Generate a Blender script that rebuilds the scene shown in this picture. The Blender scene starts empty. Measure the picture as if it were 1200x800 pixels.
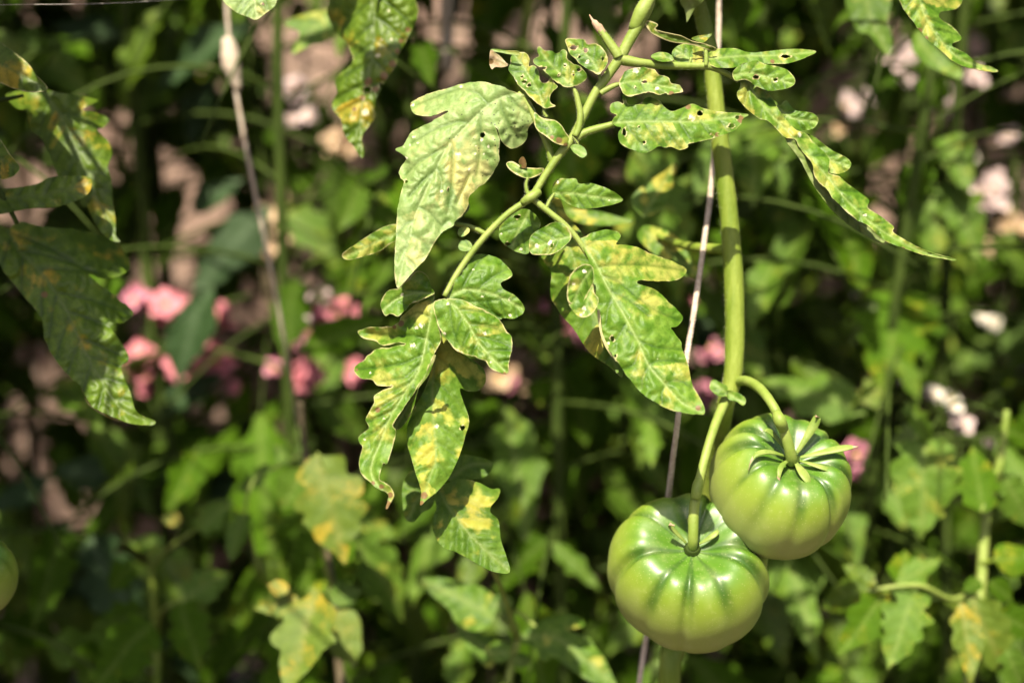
import bpy, math, random
import numpy as np
from mathutils import Vector, Matrix, noise
from mathutils.geometry import delaunay_2d_cdt

S = bpy.context.scene
COL = S.collection

# ------------------------------------------------------------------ camera, sky, sun, exposure
PITCH = math.radians(12.0)
CAM = np.array([0.0, 0.0, 1.15])
LENS = 50.0
FOCUS = 0.80
FSTOP = 2.9
cam_d = bpy.data.cameras.new("camera")
cam_d.lens = LENS
cam_d.sensor_width = 36.0
cam_d.sensor_fit = 'HORIZONTAL'
cam_d.clip_start = 0.02
cam_d.clip_end = 200.0
cam_d.dof.use_dof = True
cam_d.dof.focus_distance = FOCUS
cam_d.dof.aperture_fstop = FSTOP
cam_o = bpy.data.objects.new("camera", cam_d)
cam_o.location = CAM
cam_o.rotation_euler = (math.pi / 2 - PITCH, 0, 0)
COL.objects.link(cam_o)
S.camera = cam_o

SUN_EL = math.radians(57.0)
SUN_AZ = math.radians(196.0)      # clockwise from +Y: behind the camera, a little to the left
sun_dir = Vector((math.sin(SUN_AZ) * math.cos(SUN_EL), math.cos(SUN_AZ) * math.cos(SUN_EL), math.sin(SUN_EL)))
W = bpy.data.worlds.new("World")
S.world = W
W.use_nodes = True
wn = W.node_tree
bg = wn.nodes['Background']
sky = wn.nodes.new('ShaderNodeTexSky')
sky.sky_type = 'NISHITA'
sky.sun_disc = False
sky.sun_elevation = SUN_EL
sky.sun_rotation = SUN_AZ
sky.air_density = 0.7
sky.dust_density = 4.0
sky.ozone_density = 0.0
wn.links.new(sky.outputs[0], bg.inputs[0])
bg.inputs[1].default_value = 0.085
sun_l = bpy.data.lights.new("sun", 'SUN')
sun_l.energy = 5.0
sun_l.angle = math.radians(0.53)
sun_l.color = (1.0, 0.915, 0.71)
sun_o = bpy.data.objects.new("sun", sun_l)
sun_o.location = (-1, -2, 4)
sun_o.rotation_euler = sun_dir.to_track_quat('Z', 'Y').to_euler()
COL.objects.link(sun_o)
S.view_settings.view_transform = 'Standard'
S.view_settings.look = 'None'
S.view_settings.gamma = 1.0
S.view_settings.exposure = 1.18
S.cycles.use_denoising = True
S.cycles.max_bounces = 7
S.cycles.transparent_max_bounces = 6

FWD = np.array([0, math.cos(PITCH), -math.sin(PITCH)])
UP = np.array([0, math.sin(PITCH), math.cos(PITCH)])
RT = np.array([1.0, 0, 0])
K = 36.0 / LENS / 1200.0
MM = 0.001


def P(px, py, d):
    """the place in the garden seen at photo pixel px, py at depth d (metres)"""
    return CAM + d * FWD + RT * ((px - 600) * K * d) + UP * ((400 - py) * K * d)


def Parr(p, d):
    d = np.asarray(d)
    return CAM + d[:, None] * FWD + RT * ((p[:, 0] - 600) * K * d)[:, None] + UP * ((400 - p[:, 1]) * K * d)[:, None]


def project(p):
    v = np.asarray(p) - CAM
    d = float(v @ FWD)
    if d <= 0.02:
        return None
    return 600 + float(v @ RT) / (K * d), 400 - float(v @ UP) / (K * d), d


# ------------------------------------------------------------------ objects
def empty(name, loc, label, cat, group=None):
    o = bpy.data.objects.new(name, None)
    COL.objects.link(o)
    o.location = loc
    o.empty_display_size = 0.05
    o['label'] = label
    o['category'] = cat
    if group:
        o['group'] = group
    return o


def link(name, me, parent=None, world=True):
    """mesh given in world metres; the child keeps its world place under the parent"""
    o = bpy.data.objects.new(name, me)
    COL.objects.link(o)
    if parent is not None:
        o.parent = parent
        if world:
            o.location = -org(parent)
    return o


def org(o):
    v = Vector((0, 0, 0))
    while o is not None:
        v += o.location
        o = o.parent
    return v


def put(name, me, parent, mw, mats=None):
    """shared mesh placed by a world matrix (all ancestors only translate)"""
    o = bpy.data.objects.new(name, me)
    COL.objects.link(o)
    o.parent = parent
    o.matrix_basis = Matrix.Translation(-org(parent)) @ mw
    if mats:
        for i, m in enumerate(mats):
            o.material_slots[i].link = 'OBJECT'
            o.material_slots[i].material = m
    return o


# ------------------------------------------------------------------ materials
def new_mat(name):
    m = bpy.data.materials.new(name)
    m.use_nodes = True
    nt = m.node_tree
    nt.nodes.clear()
    return m, nt


class N:
    """small helper for writing node graphs"""
    def __init__(s, nt):
        s.nt = nt

    def n(s, t, **kw):
        nd = s.nt.nodes.new(t)
        for k, v in kw.items():
            setattr(nd, k, v)
        return nd

    def l(s, a, b):
        s.nt.links.new(a, b)

    def attr(s, name):
        return s.n('ShaderNodeAttribute', attribute_name=name).outputs['Fac']

    def val(s, x, inp):
        if isinstance(x, (int, float)):
            inp.default_value = x
        elif isinstance(x, tuple):
            inp.default_value = x if len(x) == 4 else (*x, 1)
        else:
            s.l(x, inp)

    def math(s, op, a, b=0.0, clamp=False):
        nd = s.n('ShaderNodeMath', operation=op, use_clamp=clamp)
        s.val(a, nd.inputs[0])
        s.val(b, nd.inputs[1])
        return nd.outputs[0]

    def mix(s, f, a, b, mode='MIX'):
        nd = s.n('ShaderNodeMix', data_type='RGBA', blend_type=mode)
        s.val(f, nd.inputs[0])
        s.val(a, nd.inputs[6])
        s.val(b, nd.inputs[7])
        return nd.outputs[2]

    def ramp(s, x, lo, hi):
        nd = s.n('ShaderNodeMapRange', interpolation_type='SMOOTHSTEP')
        s.val(x, nd.inputs[0])
        nd.inputs[1].default_value = lo
        nd.inputs[2].default_value = hi
        return nd.outputs[0]

    def noise(s, vec, scale, detail=2.0, w=None, rough=0.55):
        nd = s.n('ShaderNodeTexNoise', noise_dimensions='4D' if w is not None else '3D')
        s.l(vec, nd.inputs['Vector'])
        nd.inputs['Scale'].default_value = scale
        nd.inputs['Detail'].default_value = detail
        nd.inputs['Roughness'].default_value = rough
        if w is not None:
            s.l(w, nd.inputs['W'])
        return nd.outputs[0]


def leaf_mat(name, g1, g2, yel, ylo=0.5, yhi=0.68, vein=(0.16, 0.22, 0.05), veinf=0.5, trans=0.22, rough=0.5, spec=0.4,
             fine=900.0, per_obj=False, brown=(0.12, 0.080, 0.034), vary=0.0):
    m, nt = new_mat(name)
    h = N(nt)
    tc = h.n('ShaderNodeTexCoord').outputs['Object']
    rnd = h.n('ShaderNodeObjectInfo').outputs['Random']
    w = h.math('MULTIPLY', rnd, 40.0)
    sc = 1.0
    n1 = h.noise(tc, 38.0 * sc, 3.0, w)
    n2 = h.noise(tc, 150.0 * sc, 3.0, w)
    n3 = h.noise(tc, 620.0 * sc, 2.0, w)
    base = h.mix(h.ramp(n2, 0.32, 0.68), g1, g2)
    base = h.mix(h.math('MULTIPLY', h.ramp(n3, 0.45, 0.75), 0.35), base, tuple(c * 0.62 for c in g1))
    ym = h.math('ADD', h.attr('yel'), h.math('MULTIPLY', h.math('SUBTRACT', n2, 0.5), 0.75))
    ym = h.math('ADD', ym, h.math('MULTIPLY', h.math('SUBTRACT', n1, 0.5), 1.0 if per_obj else 0.15))
    ym = h.math('ADD', ym, h.math('MULTIPLY', h.math('SUBTRACT', n3, 0.5), 0.32))
    if per_obj:
        ym = h.math('ADD', ym, h.math('MULTIPLY', h.math('SUBTRACT', rnd, 0.5), 0.26))
    ymask = h.math('MULTIPLY', h.ramp(ym, ylo, yhi), 0.92)
    ycol = h.mix(h.ramp(n1, 0.4, 0.65), yel, tuple(min(1, c * f) for c, f in zip(yel, (1.0, 0.86, 0.7))))
    colr = h.mix(ymask, base, ycol)
    crease_dk = h.mix(1.0, colr, (0.30, 0.42, 0.18), 'MULTIPLY')  # darker vein pigment, with the shade of the creases painted in
    colr = h.mix(h.math('MULTIPLY', h.attr('vein'), 0.5 if per_obj else 0.95, True), colr, crease_dk)
    colr = h.mix(h.math('MULTIPLY', h.attr('mid'), 0.7), colr, vein)
    # dried rim, rusty patches, pale specks and tiny dark specks
    if not per_obj:
        vn_ = h.n('ShaderNodeTexVoronoi', feature='DISTANCE_TO_EDGE')
        dn = h.n('ShaderNodeVectorMath', operation='ADD')
        nz_ = h.n('ShaderNodeTexNoise')
        h.l(tc, nz_.inputs['Vector'])
        nz_.inputs['Scale'].default_value = 300.0
        sc_ = h.n('ShaderNodeVectorMath', operation='SCALE')
        h.l(nz_.outputs[1], sc_.inputs[0])
        sc_.inputs['Scale'].default_value = 0.003
        h.l(tc, dn.inputs[0])
        h.l(sc_.outputs[0], dn.inputs[1])
        h.l(dn.outputs[0], vn_.inputs['Vector'])
        vn_.inputs['Scale'].default_value = 270.0
        net = h.math('SUBTRACT', 1.0, h.ramp(vn_.outputs[0], 0.0, 0.10))
        colr = h.mix(h.math('MULTIPLY', net, 0.30), colr, h.mix(1.0, colr, (0.45, 0.55, 0.32), 'MULTIPLY'))
    em = h.ramp(h.math('ADD', h.attr('edge'), h.math('MULTIPLY', h.math('SUBTRACT', n2, 0.5), 1.1)), 0.38, 0.72)
    colr = h.mix(h.math('MULTIPLY', em, 0.8), colr, (0.50, 0.44, 0.22))
    bm = h.ramp(h.math('ADD', h.attr('brown'), h.math('MULTIPLY', h.math('SUBTRACT', n2, 0.5), 0.9)), 0.4, 0.62)
    colr = h.mix(bm, colr, h.mix(n3, brown, tuple(min(1, c * f) for c, f in zip(brown, (1.7, 1.5, 1.2)))))
    colr = h.mix(h.math('MULTIPLY', h.ramp(h.math('ADD', h.attr('spot'), h.math('MULTIPLY', h.math('SUBTRACT', n3, 0.5), 1.7)), 0.48, 0.92), 0.88), colr, (0.68, 0.63, 0.47))
    vo = h.n('ShaderNodeTexVoronoi', feature='F1')
    h.l(tc, vo.inputs['Vector'])
    vo.inputs['Scale'].default_value = 430.0
    sp = h.math('SUBTRACT', 1.0, h.ramp(vo.outputs['Distance'], 0.12, 0.24))
    cellr = h.n('ShaderNodeSeparateColor')
    h.l(vo.outputs['Color'], cellr.inputs[0])
    sp = h.math('MULTIPLY', sp, h.ramp(h.math('ADD', h.attr('speck'), h.math('MULTIPLY', h.math('SUBTRACT', cellr.outputs[0], 0.5), 0.8)), 0.55, 0.6))
    colr = h.mix(sp, colr, (0.02, 0.015, 0.01))
    if vary:
        hs = h.n('ShaderNodeHueSaturation')
        h.l(colr, hs.inputs['Color'])
        hs.inputs['Hue'].default_value = 0.5
        h.l(h.math('ADD', 1.0 - vary * 0.5, h.math('MULTIPLY', h.n('ShaderNodeObjectInfo').outputs['Random'], vary)), hs.inputs['Value'])
        colr = hs.outputs[0]
    pb = h.n('ShaderNodeBsdfPrincipled')
    h.l(colr, pb.inputs['Base Color'])
    h.l(h.math('ADD', rough - 0.1, h.math('MULTIPLY', n2, 0.25)), pb.inputs['Roughness'])
    pb.inputs['Specular IOR Level'].default_value = spec
    vb = h.n('ShaderNodeTexVoronoi', feature='DISTANCE_TO_EDGE')
    h.l(tc, vb.inputs['Vector'])
    vb.inputs['Scale'].default_value = 520.0
    bp = h.n('ShaderNodeBump')
    bp.inputs['Strength'].default_value = 0.22
    bp.inputs['Distance'].default_value = 0.0004
    h.l(h.math('ADD', h.math('MULTIPLY', h.ramp(vb.outputs[0], 0.0, 0.25), 0.6), h.math('MULTIPLY', n3, 0.9)), bp.inputs['Height'])
    h.l(bp.outputs[0], pb.inputs['Normal'])
    tr = h.n('ShaderNodeBsdfTranslucent')
    h.l(h.mix(0.5, colr, (0.30, 0.42, 0.02), 'MIX'), tr.inputs[0])
    mx = h.n('ShaderNodeMixShader')
    mx.inputs[0].default_value = trans
    h.l(pb.outputs[0], mx.inputs[1])
    h.l(tr.outputs[0], mx.inputs[2])
    out = h.n('ShaderNodeOutputMaterial')
    h.l(mx.outputs[0], out.inputs[0])
    return m


def plain_mat(name, c1, c2, scale=60.0, rough=0.6, spec=0.4, bump=0.3, bdist=0.0006, trans=0.0, tcol=None, stretch=None, detail=4.0):
    m, nt = new_mat(name)
    h = N(nt)
    tc = h.n('ShaderNodeTexCoord').outputs['Object']
    if stretch:
        mp = h.n('ShaderNodeMapping')
        mp.inputs['Scale'].default_value = stretch
        h.l(tc, mp.inputs['Vector'])
        tc = mp.outputs[0]
    n1 = h.noise(tc, scale, detail)
    n2 = h.noise(tc, scale * 6, 3.0)
    c = h.mix(h.ramp(n1, 0.3, 0.7), c1, c2)
    c = h.mix(h.math('MULTIPLY', n2, 0.3), c, tuple(x * 0.6 for x in c1))
    pb = h.n('ShaderNodeBsdfPrincipled')
    h.l(c, pb.inputs['Base Color'])
    pb.inputs['Roughness'].default_value = rough
    pb.inputs['Specular IOR Level'].default_value = spec
    bp = h.n('ShaderNodeBump')
    bp.inputs['Strength'].default_value = bump
    bp.inputs['Distance'].default_value = bdist
    h.l(n2, bp.inputs['Height'])
    h.l(bp.outputs[0], pb.inputs['Normal'])
    out = h.n('ShaderNodeOutputMaterial')
    if trans:
        tr = h.n('ShaderNodeBsdfTranslucent')
        h.l(c, tr.inputs[0])
        mx = h.n('ShaderNodeMixShader')
        mx.inputs[0].default_value = trans
        h.l(pb.outputs[0], mx.inputs[1])
        h.l(tr.outputs[0], mx.inputs[2])
        h.l(mx.outputs[0], out.inputs[0])
    else:
        h.l(pb.outputs[0], out.inputs[0])
    return m


YEL = (0.47, 0.42, 0.10)
M = {}
M['pale'] = leaf_mat('leaf_pale', (0.170, 0.265, 0.068), (0.275, 0.360, 0.130), (0.49, 0.475, 0.185), 0.34, 0.86, vein=(0.30, 0.36, 0.15), veinf=0.80, rough=0.5, spec=0.4)
M['fresh'] = leaf_mat('leaf_fresh', (0.066, 0.152, 0.006), (0.142, 0.245, 0.024), (0.375, 0.385, 0.085), 0.36, 0.84, vein=(0.24, 0.32, 0.09), veinf=0.45, rough=0.48, spec=0.30)
M['under'] = leaf_mat('leaf_underside', (0.14, 0.20, 0.040), (0.20, 0.26, 0.075), (0.36, 0.37, 0.11), 0.42, 0.85, vein=(0.26, 0.30, 0.13), veinf=0.6, rough=0.6, spec=0.25)
M['dark'] = leaf_mat('leaf_dark', (0.066, 0.120, 0.005), (0.115, 0.185, 0.012), (0.38, 0.30, 0.030), 0.42, 0.85, vein=(0.10, 0.15, 0.03), veinf=0.45, rough=0.45, spec=0.35)
M['dark_under'] = leaf_mat('leaf_dark_underside', (0.08, 0.12, 0.025), (0.12, 0.16, 0.035), (0.28, 0.25, 0.06), 0.5, 0.8, rough=0.6, spec=0.25)
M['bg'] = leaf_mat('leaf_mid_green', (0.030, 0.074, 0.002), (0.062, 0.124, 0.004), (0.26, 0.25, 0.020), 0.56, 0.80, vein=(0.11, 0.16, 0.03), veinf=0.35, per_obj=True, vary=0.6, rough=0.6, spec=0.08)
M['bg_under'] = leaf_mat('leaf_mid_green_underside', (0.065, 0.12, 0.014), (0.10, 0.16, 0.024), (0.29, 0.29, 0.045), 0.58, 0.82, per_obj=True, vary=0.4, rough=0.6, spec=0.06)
M['mottled'] = leaf_mat('leaf_mottled', (0.060, 0.130, 0.009), (0.110, 0.190, 0.020), (0.34, 0.355, 0.060), 0.44, 0.80, vein=(0.16, 0.22, 0.05), veinf=0.4, per_obj=True, vary=0.3, rough=0.5, spec=0.2)
M['yellowed'] = leaf_mat('leaf_yellowed', (0.075, 0.130, 0.010), (0.125, 0.180, 0.018), (0.40, 0.31, 0.028), 0.36, 0.66, vein=(0.2, 0.22, 0.05), veinf=0.4, per_obj=True, rough=0.48, spec=0.3)
M['blue'] = leaf_mat('leaf_blue_green', (0.026, 0.058, 0.020), (0.044, 0.082, 0.028), (0.13, 0.17, 0.05), 0.75, 0.95, vein=(0.10, 0.15, 0.08), veinf=0.5, per_obj=True, vary=0.3, rough=0.5, spec=0.15)
M['dried'] = leaf_mat('leaf_dried', (0.42, 0.31, 0.20), (0.55, 0.44, 0.31), (0.5, 0.4, 0.25), 0.5, 0.7, vein=(0.3, 0.2, 0.1), rough=0.8, spec=0.15)
M['stem'] = plain_mat('stem_green', (0.125, 0.190, 0.014), (0.240, 0.295, 0.045), 90, 0.55, 0.35, 0.8, 0.0010, stretch=(1, 1, 0.12))
M['rachis'] = plain_mat('leaf_stalk_green', (0.165, 0.235, 0.032), (0.25, 0.310, 0.070), 80, 0.55, 0.4, 0.5, 0.0004)
M['stem_dark'] = plain_mat('stem_dark_green', (0.030, 0.050, 0.008), (0.055, 0.085, 0.014), 30, 0.65, 0.15, 0.4, 0.0005)
M['stem_brown'] = plain_mat('stem_brown', (0.07, 0.055, 0.03), (0.12, 0.09, 0.05), 30, 0.7, 0.3, 0.5, 0.0008)
M['sepal'] = plain_mat('sepal_green', (0.16, 0.25, 0.035), (0.30, 0.36, 0.095), 90, 0.5, 0.4, 0.4, 0.0004, trans=0.15)
M['sepal_dry'] = plain_mat('sepal_dried_tip', (0.32, 0.20, 0.13), (0.48, 0.34, 0.24), 120, 0.75, 0.2, 0.4, 0.0004)
M['twine'] = plain_mat('twine', (0.44, 0.35, 0.27), (0.60, 0.51, 0.43), 300, 0.85, 0.15, 0.8, 0.0006)
M['cane'] = plain_mat('pale_cane', (0.42, 0.35, 0.28), (0.56, 0.49, 0.42), 40, 0.75, 0.2, 0.5, 0.0006)
M['pink'] = plain_mat('petal_pink', (0.68, 0.22, 0.28), (0.80, 0.34, 0.40), 50, 0.6, 0.25, 0.3, 0.0006, trans=0.25)
M['rose'] = plain_mat('petal_rose', (0.60, 0.20, 0.30), (0.74, 0.36, 0.46), 50, 0.6, 0.25, 0.3, 0.0006, trans=0.25)
M['blush'] = plain_mat('petal_blush', (0.66, 0.50, 0.50), (0.78, 0.64, 0.64), 50, 0.6, 0.25, 0.3, 0.0006, trans=0.2)
M['peach'] = plain_mat('petal_dry_peach', (0.58, 0.40, 0.26), (0.72, 0.54, 0.38), 50, 0.7, 0.2, 0.3, 0.0006, trans=0.2)
M['cream'] = plain_mat('petal_cream', (0.74, 0.66, 0.58), (0.82, 0.78, 0.72), 50, 0.6, 0.25, 0.3, 0.0006, trans=0.2)
M['eye'] = plain_mat('flower_eye', (0.50, 0.36, 0.08), (0.62, 0.46, 0.12), 200, 0.8, 0.1)
M['fuzz'] = plain_mat('stem_fuzz', (0.42, 0.45, 0.26), (0.55, 0.57, 0.38), 50, 0.6, 0.3, 0.0, 0.0002, trans=0.3)
M['soil'] = plain_mat('soil', (0.060, 0.042, 0.028), (0.11, 0.08, 0.055), 6, 0.95, 0.1, 1.0, 0.02)
M['screen'] = plain_mat('screen_dusty_pink', (0.42, 0.29, 0.24), (0.56, 0.42, 0.36), 5, 0.85, 0.15, 0.3, 0.002, stretch=(1, 1, 0.15))
M['post'] = plain_mat('post_wood', (0.16, 0.11, 0.08), (0.24, 0.17, 0.13), 12, 0.85, 0.15, 0.6, 0.002, stretch=(1, 1, 0.1))


def tomato_mat():
    m, nt = new_mat('tomato_skin')
    h = N(nt)
    tc = h.n('ShaderNodeTexCoord').outputs['Object']
    n1 = h.noise(tc, 26, 3)
    n2 = h.noise(tc, 240, 2)
    lat = h.attr('lat')      # 1 at the stalk, 0 at the blossom end
    rib = h.attr('rib')      # 1 in a groove
    g = h.mix(h.ramp(lat, 0.25, 0.72), (0.375, 0.40, 0.150), (0.200, 0.280, 0.026))
    sh = h.math('ADD', h.ramp(lat, 0.56, 0.93), h.math('MULTIPLY', h.math('SUBTRACT', n1, 0.5), 0.5))
    g = h.mix(h.math('MULTIPLY', h.ramp(sh, 0.1, 0.9), 0.92), g, (0.050, 0.135, 0.006))
    st = h.math('MULTIPLY', h.ramp(rib, 0.08, 0.75), h.ramp(h.math('ADD', lat, h.math('MULTIPLY', h.math('SUBTRACT', n1, 0.5), 0.5)), 0.47, 0.80))
    g = h.mix(h.math('MULTIPLY', st, 0.95, True), g, (0.032, 0.085, 0.006))
    g = h.mix(h.math('MULTIPLY', h.ramp(n2, 0.55, 0.8), 0.12), g, (0.5, 0.52, 0.2))
    vs = h.n('ShaderNodeTexVoronoi', feature='F1')
    h.l(tc, vs.inputs['Vector'])
    vs.inputs['Scale'].default_value = 520.0
    g = h.mix(h.math('MULTIPLY', h.math('SUBTRACT', 1.0, h.ramp(vs.outputs['Distance'], 0.08, 0.22)), 0.30), g, (0.50, 0.52, 0.26))
    n5 = h.noise(tc, 75, 4)
    g = h.mix(h.math('MULTIPLY', h.ramp(n5, 0.45, 0.75), 0.10), g, (0.50, 0.50, 0.24))
    pb = h.n('ShaderNodeBsdfPrincipled')
    h.l(g, pb.inputs['Base Color'])
    h.l(h.math('ADD', 0.32, h.math('MULTIPLY', n5, 0.22)), pb.inputs['Roughness'])
    pb.inputs['Specular IOR Level'].default_value = 0.6
    pb.inputs['Coat Weight'].default_value = 0.06
    pb.inputs['Coat Roughness'].default_value = 0.2
    pb.inputs['Subsurface Weight'].default_value = 0.15
    pb.inputs['Subsurface Radius'].default_value = (0.006, 0.008, 0.002)
    pb.inputs['Subsurface Scale'].default_value = 0.5
    bp = h.n('ShaderNodeBump')
    bp.inputs['Strength'].default_value = 0.12
    bp.inputs['Distance'].default_value = 0.001
    h.l(h.math('ADD', n1, h.math('MULTIPLY', n2, 0.2)), bp.inputs['Height'])
    h.l(bp.outputs[0], pb.inputs['Normal'])
    out = h.n('ShaderNodeOutputMaterial')
    h.l(pb.outputs[0], out.inputs[0])
    return m


M['tomato'] = tomato_mat()


# ------------------------------------------------------------------ curves and tubes
def catmull(pts, n, closed=False):
    pts = np.asarray(pts, float)
    k = len(pts)
    out = []
    segs = k if closed else k - 1
    for i in range(segs):
        if closed:
            p0, p1, p2, p3 = pts[(i - 1) % k], pts[i], pts[(i + 1) % k], pts[(i + 2) % k]
        else:
            p0 = pts[i - 1] if i > 0 else 2 * pts[0] - pts[1]
            p1, p2 = pts[i], pts[i + 1]
            p3 = pts[i + 2] if i + 2 < k else 2 * pts[-1] - pts[-2]
        for j in range(n):
            t = j / n
            out.append(0.5 * ((2 * p1) + (-p0 + p2) * t + (2 * p0 - 5 * p1 + 4 * p2 - p3) * t * t + (-p0 + 3 * p1 - 3 * p2 + p3) * t ** 3))
    if not closed:
        out.append(pts[-1])
    return np.array(out)


def resample(poly, step, closed=False):
    q = np.vstack([poly, poly[:1]]) if closed else np.asarray(poly)
    seg = np.linalg.norm(np.diff(q, axis=0), axis=1)
    s = np.concatenate([[0], np.cumsum(seg)])
    n = max(3, int(round(s[-1] / step)))
    t = np.linspace(0, s[-1], n + 1)
    r = np.stack([np.interp(t, s, q[:, a]) for a in range(q.shape[1])], 1)
    return r[:-1] if closed else r


class Tubes:
    """collects tapered tubes into one mesh"""
    def __init__(s):
        s.v, s.f = [], []

    def add(s, pts, radii, sides=8, sub=6, bumps=0.0, seed=0, smooth=True):
        pts = np.asarray(pts, float)
        radii = np.asarray(radii if hasattr(radii, '__len__') else [radii] * len(pts), float)
        if smooth and len(pts) > 2:
            q = catmull(np.hstack([pts, radii[:, None]]), sub)
        else:
            q = np.hstack([pts, radii[:, None]])
        c, r = q[:, :3], q[:, 3]
        t = np.gradient(c, axis=0)
        t /= np.linalg.norm(t, axis=1)[:, None] + 1e-12
        a = np.array([0, 0, 1.0]) if abs(t[0][2]) < 0.8 else np.array([1.0, 0, 0])
        base = len(s.v)
        rng = random.Random(seed)
        for i in range(len(c)):
            a = a - t[i] * (a @ t[i])
            a /= np.linalg.norm(a) + 1e-12
            b = np.cross(t[i], a)
            rr = max(r[i], 1e-5)
            for k in range(sides):
                th = 2 * math.pi * k / sides
                e = rr * (1 + bumps * (rng.random() - 0.5))
                s.v.append(tuple(c[i] + e * (math.cos(th) * a + math.sin(th) * b)))
        for i in range(len(c) - 1):
            for k in range(sides):
                k2 = (k + 1) % sides
                s.f.append((base + i * sides + k, base + i * sides + k2, base + (i + 1) * sides + k2, base + (i + 1) * sides + k))
        s.f.append(tuple(base + k for k in range(sides))[::-1])
        s.f.append(tuple(base + (len(c) - 1) * sides + k for k in range(sides)))
        return s

    def mesh(s, name, mat):
        me = bpy.data.meshes.new(name)
        me.from_pydata(s.v, [], s.f)
        me.materials.append(mat)
        me.polygons.foreach_set('use_smooth', [True] * len(me.polygons))
        me.update()
        return me


# ------------------------------------------------------------------ leaf sheets
def inside(p, poly):
    x, y = p[:, 0], p[:, 1]
    r = np.zeros(len(p), bool)
    n = len(poly)
    j = n - 1
    for i in range(n):
        xi, yi = poly[i]
        xj, yj = poly[j]
        c = (yi > y) != (yj > y)
        if c.any():
            r ^= c & (x < (xj - xi) * (y - yi) / ((yj - yi) if yj != yi else 1e-9) + xi)
        j = i
    return r


def dist_poly(p, q):
    """distance of the points to polyline q, and the arc position of the nearest point"""
    a, b = q[:-1], q[1:]
    d = b - a
    L2 = (d ** 2).sum(1) + 1e-12
    best = np.full(len(p), 1e9)
    arc = np.zeros(len(p))
    s = np.concatenate([[0], np.cumsum(np.sqrt(L2))])
    side = np.zeros(len(p))
    for i in range(len(a)):
        w = p - a[i]
        t = np.clip((w @ d[i]) / L2[i], 0, 1)
        e = w - t[:, None] * d[i]
        dd = np.hypot(e[:, 0], e[:, 1])
        m = dd < best
        best[m] = dd[m]
        arc[m] = s[i] + t[m] * math.sqrt(L2[i])
        side[m] = np.sign(d[i][0] * w[m, 1] - d[i][1] * w[m, 0])
    return best, arc, side, s[-1]


ATTRS = ('vein', 'mid', 'yel', 'edge', 'spot', 'speck', 'brown')


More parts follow.
